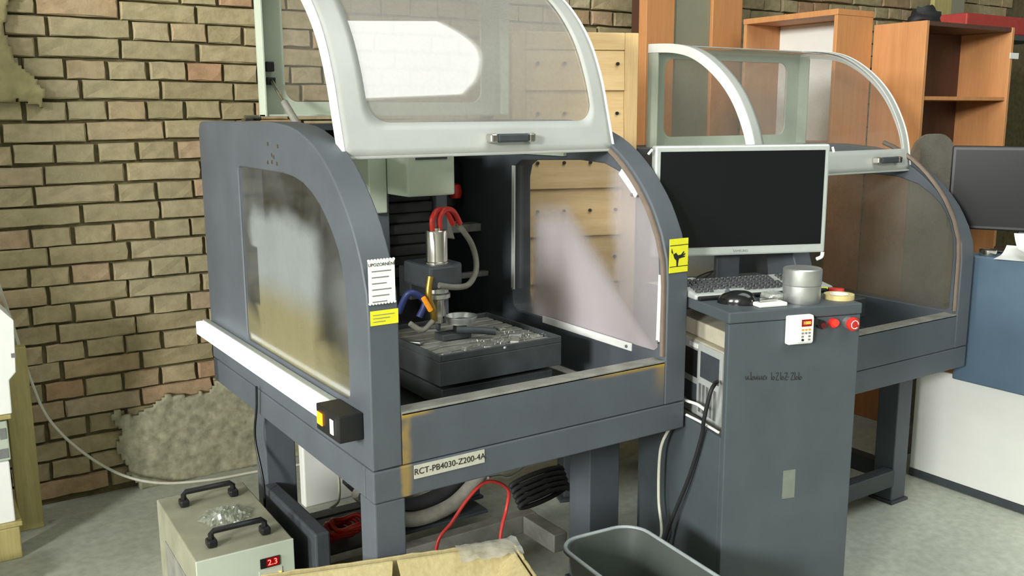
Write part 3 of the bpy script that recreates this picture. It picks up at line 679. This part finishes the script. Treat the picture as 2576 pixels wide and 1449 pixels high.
box('display', (.212, -.0285, .978), (.244, -.0272, .998), M['redscreen'], iv, .0005); text('digits', '1000', .0125, M['orangedigit'], iv, (.228, -.0292, .988), FRONT)
for r_ in range(4):
    for c_ in range(3):
        if r_ > 1 and c_ == 1: continue
        box('key', (.213+.011*c_, -.0285, .966-.0095*r_), (.220+.011*c_, -.0272, .971-.0095*r_), M['orange'] if r_ == 0 else M['greyink'], iv, .0004)
MB().cyl((.217, -.0295, .940), (.217, -.0272, .940), .0035, 12).build('dial', M['black'], iv)
box('cable_plug', (.257, -.016, .976), (.276, -.0005, .994), M['black'], CA, .003)
MB().cyl((.289, -.012, .975), (.289, 0, .975), .013, 20).build('selector_switch', M['black'], CA, 0, 40); MB().cyl((.292, -.017, .973), (.292, -.012, .973), .008, 16).build('dark_lens', pmat('dark_red_lens', (90, 20, 22), .3), CA, 0, 40)
MB().cyl((.331, -.012, .976), (.331, 0, .976), .0135, 20).build('lamp_bezel', M['red'], CA, 0, 40); MB().cyl((.331, -.019, .978), (.331, -.012, .978), .010, 20).build('indicator_lamp', M['redlit'], CA, 0, 40)
es = MB().cyl((.382, -.014, .973), (.382, 0, .973), .017, 24).build('emergency_stop', M['alu'], CA, 0, 40)
MB().tube([(.382, -.014, .973), (.382, -.024, .973), (.382, -.030, .973), (.382, -.034, .973)], [.014, .0205, .0195, .013], 28).build('mushroom_button', M['red'], es, 0, 40)
MB().tube([(.382+.0115*math.cos(a), -.0345, .973+.0115*math.sin(a)) for a in [2*math.pi*k/24 for k in range(22)]], .0012, 6).build('arrow_ring', M['bright'], es, 0, 60)
# marker scrawl on the front
rd = random.Random(23); sc_ = []; x = .058
for word in (5, 4, 3):
    for k in range(word):
        z0 = .838-.085*(x-.058); kind = rd.randrange(4); q = lambda a, c: (x+a, -.0006, z0+c)
        if kind == 0: sc_.append([q(0, .016), q(.001, -.006), q(.006, .003), q(.010, -.002), q(.007, -.007), q(.002, -.004)])
        elif kind == 1: sc_.append([q(.008, .005), q(.002, .004), q(.001, -.004), q(.007, -.006), q(.010, .003), q(.012, -.006)])
        elif kind == 2: sc_.append([q(0, .005), q(.002, -.005), q(.006, -.003), q(.008, .005), q(.010, -.006), q(.014, -.004)])
        else: sc_.append([q(0, .012), q(.009, .013), q(.002, -.006), q(.011, -.007)])
        x += rd.uniform(.012, .017)
    x += .014 if word == 5 else .006
sc_.append([(.188, -.0006, .829), (.198, -.0006, .828)])
for st in sc_: MB().tube(smooth_path(st, 4), .0009, 5).build('scrawl', M['ink'], CA, 0, 60)
box('faded_patch', (.195, -.0008, .462), (.236, .0005, .548), pmat('faded_paint', (112, 118, 108), .6), CA, 0)
# cabinet-frame helper: things standing on the cabinet are top-level
def onc(u, v, z=chh): q = Matrix.Rotation(R(-16.15), 3, 'Z') @ Vector((u, v, 0)); return (.972+q.x, -.217+q.y, z)
RC = R(-16.15)
# computer case on the shelf
pc = empty('computer_case', onc(.045, .10, .6505), RC, 'beige desktop computer case inside the grey control cabinet', 'computer')
bg_ = pmat('beige_case', (176, 172, 152), .5, 0, .06)
box('case_body', (.004, 0, 0), (.34, .42, .235), bg_, pc, .005); box('rear_plate', (0, .004, .004), (.0035, .416, .231), M['silver'], pc, .001)
box('power_vent', (-.002, .02, .13), (-.0002, .13, .21), M['darkgrey'], pc, .001); box('port_block', (-.002, .15, .12), (-.0002, .26, .205), M['black'], pc, .001); box('port_block', (-.002, .15, .04), (-.0002, .30, .10), M['darkgrey'], pc, .001)
for k in range(5): box('slot_cover', (-.003, .03+.022*k, .02), (-.0002, .046+.022*k, .11), M['alu'], pc, .001)
box('sticker', (-.0025, .15, .212), (-.0002, .20, .226), M['paper'], pc, 0)
o = box('top_box', (0, 0, 0), (.28, .34, .05), bg_, None, .004, loc=onc(.07, .13, .886), rot=(0, 0, RC)); o.name = 'disc_drive'; tag(o, 'flat beige drive unit lying on the computer case in the cabinet', 'drive')
# monitor
mo = empty('monitor', onc(.225, .37), R(-23), 'silver framed dark monitor standing on the control cabinet', 'monitor')
box('frame', (-.275, -.03, .10), (.295, .005, .44), M['silver'], mo, .006); box('screen', (-.258, -.0315, .128), (.278, -.0302, .422), M['screen'], mo, 0)
box('rear_shell', (-.25, .0055, .12), (.27, .035, .42), M['black'], mo, .015); box('neck', (-.04, .036, .014), (.04, .060, .25), M['darkgrey'], mo, .004)
MB().lathe([(.075, 0), (.075, .008), (.06, .014), (.0, .015)], (0, .075, 0), 36).build('base', M['darkgrey'], mo, 0, 35)
text('lettering', 'SAMSUNG', .011, M['greyink'], mo, (.01, -.0304, .113), FRONT)
for x0, x1 in ((-.285, -.272), (.289, .302)):
    cl_ = MB().tube(smooth_path([(x1 if x0 > 0 else x0, -.03, .43), ((x1+.006) if x0 > 0 else x0-.012, -.028, .415)]), .004, 8)
    cl_.build('corner_guard', M['bright'], mo, 0, 60)
MB().tube(smooth_path([(.29, -.026, .10), (.288, -.024, .085), (.272, -.024, .078)]), .006, 8).build('corner_guard', M['bright'], mo, 0, 60)
# keyboard with keys
kb = empty('keyboard', onc(.228, .200), R(-16.15), 'grey keyboard with silver keys in front of the monitor', 'keyboard')
KB = MB().hexa([(-.235, -.02, 0), (.235, -.02, 0), (.235, .14, 0), (-.235, .14, 0), (-.235, -.02, .016), (.235, -.02, .016), (.235, .14, .034), (-.235, .14, .034)]).build('base', M['silver'], kb, .006)
box('palm_rest', (-.23, -.035, .001), (.235, -.021, .013), M['black'], kb, .004)
kme = MB().hexa([(-.008, -.0075, 0), (.008, -.0075, 0), (.008, .0075, 0), (-.008, .0075, 0), (-.0058, -.005, .008), (.0058, -.005, .008), (.0058, .006, .008), (-.0058, .006, .008)])
k0 = kme.build('key', pmat('glossy_grey_key', (66, 68, 70), .18, 0, .05, spec=.8), kb, .0012); kd = k0.data; first = True
for r_ in range(6):
    for c_ in range(21):
        if c_ in (15, 19) : continue
        if r_ == 0 and c_ in (3, 4, 5, 6, 7): continue
        o = k0 if first else bpy.data.objects.new('key', kd)
        if not first:
            COL.objects.link(o); o.parent = kb
            b_ = o.modifiers.new('bevel', 'BEVEL'); b_.width = .0012; b_.segments = 1
        first = False
        y = .004 + .0215*r_; o.location = (-.214 + .0205*c_ + .004*(r_ % 3), y, .016 + .018*(y+.02)/.16 - .001); o.rotation_euler = (R(6.4), 0, 0)
        if r_ == 0 and c_ == 8: o.scale.x = 1.0
MB().tube(smooth_path([(-.10, .141, .015), (-.13, .17, .03), (-.06, .19, .045), (-.10, .17, .03)]), .0025, 6).build('lead', M['ink'], kb, 0, 60)
# mouse
m = MB(); nu, nv = 20, 10
for i in range(nv+1):
    ph = math.pi/2*i/nv
    for k in range(nu):
        th = 2*math.pi*k/nu; m.v.append((.033*math.cos(th)*math.cos(ph)**.7*(1-.08*math.sin(th)), .056*math.sin(th)*math.cos(ph)**.7, .038*math.sin(ph)*(1-.18*math.sin(th)*math.cos(ph))))
for i in range(nv):
    for k in range(nu): m.f.append((i*nu+k, i*nu+(k+1) % nu, (i+1)*nu+(k+1) % nu, (i+1)*nu+k))
m.f.append(tuple(reversed(range(nu))))
ms = empty('computer_mouse', onc(.085, .105), R(35), 'black computer mouse on the front edge of the cabinet top', 'mouse')
m.build('shell', pmat('glossy_black', (20, 21, 24), .15, 0, .05), ms, 0, 50)
MB().cyl((-.004, .028, .033), (.004, .028, .033), .007, 14).build('wheel', M['darkgrey'], ms, 0, 40)
# round metal tin, tape, small parts
tn = empty('metal_tin', onc(.275, .072), RC, 'round silver aluminium tin with lid at the front of the cabinet top', 'tin')
MB().lathe([(.052, 0), (.053, .002), (.053, .050), (.051, .052)], (0, 0, 0), 40).build('can', M['alu'], tn, 0, 35); MB().lathe([(.054, .0525), (.0545, .054), (.0545, .096), (.051, .099), (0, .099)], (0, 0, 0), 40).build('lid', M['alu'], tn, 0, 35)
tp = empty('tape_roll', onc(.405, .075), 0, 'pale yellow roll of tape beside the silver tin', 'tape')
MB().lathe([(.026, 0), (.043, 0), (.043, .014), (.026, .014), (.026, 0)], (0, 0, 0), 32).build('tape', pmat('yellowed_tape', (206, 190, 130), .4), tp, 0, 35); MB().lathe([(.023, 0), (.0255, 0), (.0255, .015), (.023, .015), (.023, 0)], (0, 0, 0), 28).build('core', M['paper'], tp, 0, 35)
kn = empty('utility_knife', onc(.435, .175), R(-60), 'yellow and red cutter knife behind the tape roll', 'knife')
MB().box((-.05, -.011, 0), (.005, .011, .014)).build('handle', M['yellow'], kn, .004); MB().box((.006, -.011, 0), (.05, .011, .014)).build('grip', M['red'], kn, .004)
o = box('white_plate', (-.045, -.02, 0), (.045, .02, .012), M['white'], None, .004, loc=onc(.155, .045), rot=(0, 0, RC)); o.name = 'plastic_tray'; tag(o, 'small white plastic tray between the mouse and the tin', 'tray')
o = MB().tube([(-.03, 0, .0), (-.01, 0, .0), (.0, 0, 0), (.03, 0, 0)], [.006, .006, .004, .004], 12).build('steel_pin', M['chrome'], None, 0, 40, loc=onc(.15, .047, chh+.019), rot=(0, 0, RC)); tag(o, 'short shiny steel pin lying in the white tray', 'pin')
o = box('bag', (-.03, -.025, 0), (.03, .025, .03), glassy('clear_bag', .3, .6, (210, 214, 208), .15, .1, None, 60), None, .012, loc=onc(.195, .10), rot=(.1, 0, RC+.3)); o.name = 'parts_bag'; tag(o, 'small clear bag of parts beside the silver tin', 'bag')
o = box('sheet', (-.09, -.06, 0), (.09, .06, .002), M['paper'], None, 0, loc=onc(.09, .45), rot=(0, 0, R(-5))); o.name = 'paper_sheet'; tag(o, 'white paper sheet behind the keyboard near the monitor base', 'paper')
# cables beside the cabinet
def cable(name, pts, r, mat, label, cat='cable', group=None, n=8):
    o = MB().tube(smooth_path(pts), r, n).build(name, mat, None, 0, 60); return tag(o, label, cat, group)
cable('power_cable', [(1.03, -.125, .80), (.995, -.15, .805), (.970, -.158, .785), (.972, -.135, .70), (.987, -.113, .64), (1.0, -.053, .49), (1.012, .04, .29), (1.0, .08, .12), (.98, .09, .007)], .006, M['rubber'], 'black power cable hanging from the computer down the cabinet side')
cable('power_cable', [(1.012, .043, .622), (1.016, .09, .53), (1.018, .095, .37), (1.012, .071, .27), (1.018, .094, .20), (1.0, .12, .007)], .005, M['whitecable'], 'white cable hanging beside the cabinet below the near machine')
cable('data_cable', [(1.055, .045, .70), (1.046, .0, .705), (1.030, -.05, .712), (1.010, -.10, .713)], .005, M['bright'], 'short white plugged cable at the open side of the cabinet')
cable('data_cable', [(1.030, -.005, .668), (1.006, -.10, .672), (.985, -.18, .672)], .004, M['paper'], 'thin white cable lying along the cabinet shelf edge')
o = box('plug', (0, 0, 0), (.03, .02, .022), M['bright'], None, .003, loc=(1.026, .05, .672), rot=(0, 0, RC)); o.name = 'wall_plug'; tag(o, 'small white plug at the open side of the cabinet', 'plug')

# ------------------------------------------------------------------ things under the near machine
cable('red_cable', [(.25, .16, .20), (.25, .15, .39), (.30, .15, .45), (.35, .15, .505), (.40, .15, .54), (.445, .15, .535), (.50, .17, .49), (.50, .18, .43), (.46, .15, .37), (.43, .12, .22), (.42, .13, .005)], .005, M['redcable'], 'red cable looping up under the near machine')
for k, (dy, dz, r_) in enumerate(((.0, 0, .026), (.062, .02, .030), (.130, .0, .026), (.195, .03, .030))):
    cable('drag_hose', [(.315, .70+dy, .30+dz), (.37, .70+dy, .245+dz), (.47, .69+dy, .215+dz), (.60, .69+dy, .23+dz), (.70, .70+dy, .285+dz), (.77, .70+dy, .36+dz)], r_, M['hose'] if k % 2 == 0 else M['rubber'], ['front dusty grey hose sagging under the near machine', 'second hose from the front sagging under the near machine', 'third hose from the front sagging under the near machine', 'rearmost dark hose sagging under the near machine'][k], 'hose', 'hoses under the near machine', 14)
o = MB().tube([(.91+.105*math.cos(a)*(1+.012*a/6.28), .56+.012*a/6.28, .225+.0024*a+.022*math.sin(a+.6)) for a in [2*math.pi*q/24 for q in range(24*5)]], .009, 8).build('cable_coil', M['rubber'], None, 0, 60)
tag(o, 'black-green cable coil hanging under the near machine beside its right leg', 'cable')
cable('thin_cable', [(.45, .20, .53), (.55, .30, .48), (.66, .40, .42), (.80, .5, .40)], .004, M['whitecable'], 'thin cream cable running beside the red cable')
o = MB().tube([(.20+.06*math.cos(a)+.012*a/6.28, .80+.055*math.sin(a)-.02*a/6.28, .183+.018*a/6.28+.008*math.sin(3*a)) for a in [2*math.pi*q/24 for q in range(24*4)]], .008, 8).build('red_hose_coil', M['red'], None, 0, 60)
tag(o, 'coil of red hose on the lower frame behind the front leg', 'hose')
cable('red_cable', [(.10, .72, .02), (.16, .60, .012), (.22, .45, .012), (.16, .35, .010)], .008, M['red'], 'red hose lying on the floor under the near machine')
o = box('board', (0, 0, 0), (.55, .05, .40), M['white'], None, .006, loc=(.36, 1.46, 0)); o.name = 'white_board'; tag(o, 'white rigid foam board standing on the floor behind the near machine', 'board')
o = box('tray', (0, 0, 0), (.6, .26, .012), M['darkgrey'], None, .003, loc=(.16, .70, .161)); o.name = 'drip_tray'; tag(o, 'dark oily drip tray on the lower frame of the near machine', 'tray')
cable('wall_cable', [(-.62, 1.86, 1.0), (-.575, 1.97, .80), (-.53, 1.985, .564), (-.481, 1.985, .393), (-.378, 1.985, .239), (-.237, 1.985, .106), (-.083, 1.96, .04), (.117, 1.94, .016), (.328, 1.94, .008), (.60, 1.90, .008)], .006, M['whitecable'], 'long cream cable sagging along the brick wall to the floor')
cable('thin_cable', [(.46, 1.44, .41), (.45, 1.38, .30), (.40, 1.2, .25), (.33, 1.03, .20), (.28, .99, .19)], .005, M['whitecable'], 'cream cable hanging in front of the white foam board')
# carton in the foreground
ca = empty('cardboard_box', (.325, -.118, 0), R(-16.5), 'open cardboard box in front of the near machine', 'box')
cb = M['cardboard']
def torn(nm, p0, p1, z0, zf, th, seed):
    p0, p1 = Vector(p0), Vector(p1); n = 24; m = MB(); d = (p1-p0); nr = Vector((-d.y, d.x)).normalized()*th
    for i in range(n+1):
        q = p0+d*i/n; h = zf(i/n) + .006*noise.noise(Vector((i*.9, seed, 0)))
        m.v += [(q.x, q.y, z0), (q.x, q.y, h), (q.x+nr.x, q.y+nr.y, h), (q.x+nr.x, q.y+nr.y, z0)]
    for i in range(n):
        for k in range(4): m.f.append((i*4+k, (i+1)*4+k, (i+1)*4+(k+1) % 4, i*4+(k+1) % 4))
    m.f += [(0, 1, 2, 3), (n*4+3, n*4+2, n*4+1, n*4)]
    return m.build(nm, cb, ca, .0015)
torn('wall', (-.62, 0), (0, 0), .0, lambda t: .497, .006, 1)
torn('wall', (0, 0), (0, -.42), .0, lambda t: .497, -.006, 2)
torn('wall', (-.62, -.42), (-.62, 0), .0, lambda t: .49, .006, 3)
torn('wall', (0, -.42), (-.62, -.42), .0, lambda t: .40, .006, 4)
box('bottom', (-.61, -.41, .001), (-.01, -.01, .006), cb, ca, 0)
# folded-out flaps
MB().hexa([(-.30, -.012, .494), (-.005, -.012, .494), (-.005, -.018, .492), (-.30, -.018, .492), (-.29, -.07, .42), (-.03, -.075, .41), (-.03, -.08, .41), (-.29, -.075, .42)]).build('flap', cb, ca, .001)
MB().hexa([(-.60, -.012, .494), (-.31, -.012, .494), (-.31, -.018, .492), (-.60, -.018, .492), (-.59, -.06, .45), (-.33, -.09, .43), (-.33, -.095, .43), (-.59, -.065, .45)]).build('flap', cb, ca, .001)
MB().hexa([(-.012, -.40, .494), (-.012, -.03, .494), (-.018, -.03, .492), (-.018, -.40, .492), (-.07, -.39, .44), (-.06, -.05, .43), (-.066, -.05, .43), (-.076, -.39, .44)]).build('flap', cb, ca, .001)
m = MB()
for i in range(13):
    for k in range(5): u, v = i/12, k/4; m.v.append((-.15+.16*u, .004-.07*v, .503-.012*v*v+.010*noise.noise(Vector((u*6, v*5, 1)))))
for i in range(12):
    for k in range(4): q = i*5+k; m.f.append((q, q+1, q+6, q+5))
m.build('packing_tape', glassy('clear_packing_tape', .35, .7, (214, 216, 206), .2, .12, None, 40), ca, 0, 60)
# plastic tub
tu = empty('plastic_tub', (.63, -.30, 0), R(-5), 'dark translucent plastic tub on the floor before the control cabinet', 'tub')
def rr3(hx, hy, r, z): return [(a, b, z) for a, b in rrect(-hx, -hy, hx, hy, r, 8)]
m = MB(); rings = [rr3(.08, .19, .05, .004), rr3(.105, .225, .06, .20), rr3(.125, .25, .07, .392), rr3(.137, .262, .075, .395), rr3(.137, .262, .075, .402), rr3(.122, .247, .068, .402), rr3(.10, .22, .058, .20), rr3(.076, .186, .048, .010)]
n = len(rings[0])
for r_ in rings: m.v += r_
for i in range(len(rings)-1):
    for k in range(n): m.f.append((i*n+k, i*n+(k+1) % n, (i+1)*n+(k+1) % n, (i+1)*n+k))
m.f += [tuple(reversed(range(n))), tuple((len(rings)-1)*n+k for k in range(n))]
m.build('shell', pmat('smoky_plastic', (74, 80, 76), .35, 0, .15, 6), tu, 0, 40)
m = MB().tube([(p[0], p[1], .402) for p in rr3(.131, .256, .072, 0)] + [(rr3(.131, .256, .072, 0)[0][0], rr3(.131, .256, .072, 0)[0][1], .402)], .006, 8, False).build('rim', pmat('grey_rim', (140, 148, 148), .4), tu, 0, 60)

# ------------------------------------------------------------------ left edge: stand with white appliances
st = empty('wooden_stand', (-1.0, 1.62, 0), 0, 'yellowed wooden stand against the brick wall carrying white units', 'stand')
for x, y, z in ((.37, .24, .72), (.0, .24, .72), (.27, 0, .12), (.0, 0, .12)): box('leg', (x, y, 0), (x+.085, y+.05, z), M['oldwood'], st, .004)
box('shelf', (0, .0, .121), (.365, .238, .139), M['oldwood'], st, .003); box('shelf', (0, 0, .5205), (.365, .238, .536), M['oldwood'], st, .003)
def unit(nm, loc, prof, dep, label, mat, vent=False):
    e = empty(nm, loc, 0, label, 'appliance'); MB().plate(prof, [], lambda a, b, t: (a, t, b), 0, dep).build('casing', mat, e, .004)
    return e
u1 = unit('white_appliance', (-1.0, 1.63, .537), [(0, 0), (.37, 0), (.372, .12), (.395, .145), (.405, .33), (.36, .385), (.30, .40), (0, .40)], .22, 'white angular appliance on top of the wooden stand', M['bright'])
box('latch', (.385, -.004, .20), (.40, .0, .215), M['greyink'], u1, .001)
u2 = unit('white_appliance', (-1.0, 1.63, .1395), [(0, 0), (.345, 0), (.345, .225), (0, .225)], .22, 'lower white appliance on the bottom shelf of the wooden stand', M['bright'])
u3 = unit('control_unit', (-1.0, 1.64, .366), [(0, 0), (.352, 0), (.352, .145), (0, .145)], .21, 'pale unit with a grey vent between the two white appliances', M['cream'])
box('vent', (.20, -.003, .01), (.345, 0, .045), M['greyink'], u3, .001); box('slot', (.325, -.003, .08), (.345, 0, .12), M['greyink'], u3, .001)
o = box('x', (0, 0, 0), (.30, .16, .10), M['white'], None, .006, loc=(-1.06, 1.30, 0)); o.name = 'white_carton'; tag(o, 'low white carton on the floor by the wooden stand', 'carton')

# ------------------------------------------------------------------ right side: workbench base with blue-grey top part
mb = empty('machine_base', (2.62, -.75, 0), 0, 'blue-grey machine base with white lower panel at the right edge', 'machine base')
box('upper_case', (0, 0, .495), (.75, .86, 1.008), pmat('blue_grey_paint_bright', (80, 100, 118), .5, 0, .06, 8), mb, .006)
box('lower_panel', (.07, .02, .035), (.085, 1.06, .494), M['white'], mb, .003); box('lower_case', (.086, .03, .035), (.75, .85, .494), M['white'], mb, .003)
box('skirting', (.065, .01, .004), (.084, 1.06, .034), M['darkgrey'], mb, .002); box('foot', (.05, .40, 0), (.07, .43, .06), M['darkgrey'], mb, .002)
bm_ = empty('monitor', (2.86, -.02, 1.0085), R(-62), 'black monitor at the right edge on the blue-grey machine base', 'monitor')
box('screen_case', (-.30, -.02, .085), (.30, .02, .42), M['black'], bm_, .006); box('screen', (-.285, -.0215, .10), (.285, -.0202, .405), M['screen'], bm_, 0)
box('neck', (-.04, .0, .01), (.04, .018, .09), M['black'], bm_, .004); box('base', (-.12, -.07, 0), (.12, .07, .012), M['black'], bm_, .005)
for k, (x, y, a, l) in enumerate(((2.72, -.15, .3, 'lower loose white paper sheet on the blue-grey machine base'), (2.75, -.20, .7, 'upper curled white paper sheet on the blue-grey machine base'))):
    m = MB()
    for i in range(9):
        for j in range(3): u, v = i/8-.5, j/2-.5; m.v.append((u*.21, v*.29, .002+.004*k+(.03+.02*k)*max(0, u)**2*4))
    for i in range(8):
        for j in range(2): q = i*3+j; m.f.append((q, q+1, q+4, q+3))
    o = m.build('paper_sheet', M['paper'], None, 0, 60, loc=(x+.01*k, y, 1.009+.03*k), rot=(0, 0, a)); tag(o, l, 'paper')
o = MB().lathe([(.03, 0), (.032, .003), (.032, .022), (.026, .026), (0, .026)], (0, 0, 0), 28).build('round_tin', M['chrome'], None, 0, 35, loc=(2.665, .03, 1.0085)); tag(o, 'small shiny round tin at the edge of the blue-grey machine base', 'tin')
# grey rounded sheet behind the second machine
o = MB().plate(rrect(-.125, 0, .125, 1.47, .10, 8), [], lambda a, b, t: (a, t, b), 0, .012).build('acrylic_guard', M['acrylic'], None, .003, loc=(2.93, .46, 0), rot=(0, 0, R(-12))); tag(o, 'dirty translucent guard sheet with rounded top beside the far hood', 'guard sheet')
# ------------------------------------------------------------------ furniture along the wall
pb = empty('steel_pedestal', (1.25, .94, 0), R(-20), 'grey steel pedestal under the pine panel between the machines', 'pedestal')
box('column', (.02, .0, .012), (.20, .10, .58), M['darkgrey'], pb, .004); box('foot', (0, -.02, 0), (.22, .12, .0115), M['darkgrey'], pb, .002); box('head', (-.02, -.015, .5805), (.22, .12, .599), M['darkgrey'], pb, .002)
pd = empty('pine_panel', (1.06, .985, .60), R(-20), 'pine panel of lapped horizontal boards standing between the two machines', 'panel')
PW = .50
for x in (0, PW-.055): box('stile', (x, .012, 0), (x+.055, .034, 1.265), M['pinez'], pd, .003)
box('rail', (.0555, .012, 1.20), (PW-.0555, .034, 1.265), M['pine'], pd, .003)
for k in range(7):
    z0 = -.06 + .185*k; z0c = max(0, z0); z1 = min(1.199, z0+.1845)
    b_ = MB().hexa([(.0555, .006, z0c), (PW-.0555, .006, z0c), (PW-.0555, .03, z0c), (.0555, .03, z0c), (.0555, .016, z1), (PW-.0555, .016, z1), (PW-.0555, .03, z1), (.0555, .03, z1)]).build('board', M['pine'], pd, .003)
    for xx in (.10, .205, .31, .415): MB().cyl((xx, .004, z0+.10), (xx, .014, z0+.10), .0065, 10).build('screw_plug', M['ink'], b_)
wd = empty('wardrobe', (2.36, 1.72, 0), 0, 'tall wardrobe with orange wood posts and grey-green middle panel', 'wardrobe')
box('left_post', (0, 0, 0), (.19, .06, 2.45), M['beech'], wd, .003); box('middle_panel', (.1905, .02, .0), (.4635, .05, 2.44), M['greenpanel'], wd, .002); box('right_post', (.464, 0, 0), (.685, .06, 2.45), M['beech'], wd, .003)
box('carcass', (.14, .061, 0), (.685, .28, 2.44), M['beechdark'], wd, .002)
bc = empty('bookcase', (2.92, 1.0, 0), 0, 'open beech bookcase with white back facing left behind the far hood', 'bookcase')
th = .02; Hb = 2.02
box('side', (0, 0, 0), (.27, th, Hb), M['beech'], bc, .002); box('side', (0, .59-th, 0), (.27, .59, Hb), M['beech'], bc, .002)
box('top', (-.002, -.002, Hb), (.272, .592, Hb+.028), M['beech'], bc, .002); box('back', (.258, th+.001, .02), (.27, .59-th-.001, Hb-.001), M['white'], bc, .001)
for z in (.05, .5, .95, 1.4): box('shelf', (.01, th+.0005, z), (.257, .59-th-.0005, z+.02), M['beech'], bc, .001)
cu = empty('open_cabinet', (3.205, .72, 0), 0, 'open beech cabinet with dark interior and one shelf at the right', 'cabinet')
Wc, Dc, Hc = .755, .285, 1.985
box('side', (0, 0, 0), (.022, Dc, Hc), M['beech'], cu, .002); box('side', (Wc-.022, 0, 0), (Wc, Dc, Hc), M['beech'], cu, .002)
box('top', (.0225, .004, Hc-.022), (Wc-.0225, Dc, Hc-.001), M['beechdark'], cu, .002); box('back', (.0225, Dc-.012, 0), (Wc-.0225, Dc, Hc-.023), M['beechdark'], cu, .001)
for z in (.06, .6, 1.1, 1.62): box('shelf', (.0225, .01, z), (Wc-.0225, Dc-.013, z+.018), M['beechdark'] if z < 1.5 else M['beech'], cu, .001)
box('hinge_plate', (Wc-.03, -.004, 1.83), (Wc+.05, -.0005, 1.86), M['white'], cu, .001)
o = box('x', (0, 0, 0), (.75, .26, .10), pmat('dull_red', (158, 52, 46), .6), None, .008, loc=(4.02, 1.02, 1.99)); o.name = 'red_case'; tag(o, 'red flat case lying high up behind the open cabinet', 'case')
rk = empty('storage_rack', (3.98, 1.0, 0), 0, 'dark steel rack behind the open cabinet carrying the red case', 'rack')
box('deck', (0, 0, 1.96), (.84, .30, 1.989), M['darkgrey'], rk, .002)
for x, y in ((0, 0), (.80, 0), (0, .26), (.80, .26)): box('post', (x, y, 0), (x+.04, y+.04, 1.9595), M['darkgrey'], rk, .002)
m = MB(); nu, nv = 18, 8
for i in range(nv+1):
    ph = math.pi/2*i/nv
    for k in range(nu):
        t_ = 2*math.pi*k/nu; q = 1+.35*noise.noise(Vector((math.cos(t_)*1.5, math.sin(t_)*1.5, i*.4))); m.v.append((.10*math.cos(t_)*math.cos(ph)**.6*q, .06*math.sin(t_)*math.cos(ph)**.6*q, .075*math.sin(ph)*q))
for i in range(nv):
    for k in range(nu): m.f.append((i*nu+k, i*nu+(k+1) % nu, (i+1)*nu+(k+1) % nu, (i+1)*nu+k))
m.f.append(tuple(reversed(range(nu))))
o = m.build('cloth_bag', M['rubber'], None, 0, 60, loc=(3.40, .86, 1.986)); tag(o, 'small black cloth bag on top of the open cabinet', 'bag')
po = empty('timber_post', (4.76, 1.70, 0), 0, 'yellowed timber post rising behind the open cabinet', 'post')
box('face_board', (0, 0, 0), (.19, .03, 3.0), M['oldwood'], po, .004); box('side_board', (.191, .002, 0), (.34, .028, 3.0), M['greenpanel'], po, .004)

# unseen locker added left of the view to shade the wall beyond the stand
lk = empty('shade_locker', (-2.5, .95, 0), 0, 'tall unseen locker added to shade the wall by the wooden stand', 'locker')
box('body', (0, .002, .05), (.85, .45, 2.15), M['grey'], lk, .006); box('plinth', (.02, .02, 0), (.83, .43, .049), M['darkgrey'], lk, 0)
for k in range(2):
    d_ = box('door', (.01+.42*k, -.018, .06), (.42+.42*k, .001, 2.14), M['grey'], lk, .004); box('handle', (.37-.0+.09*k, -.03, 1.0), (.385+.09*k, -.0185, 1.12), M['black'], d_, .003)
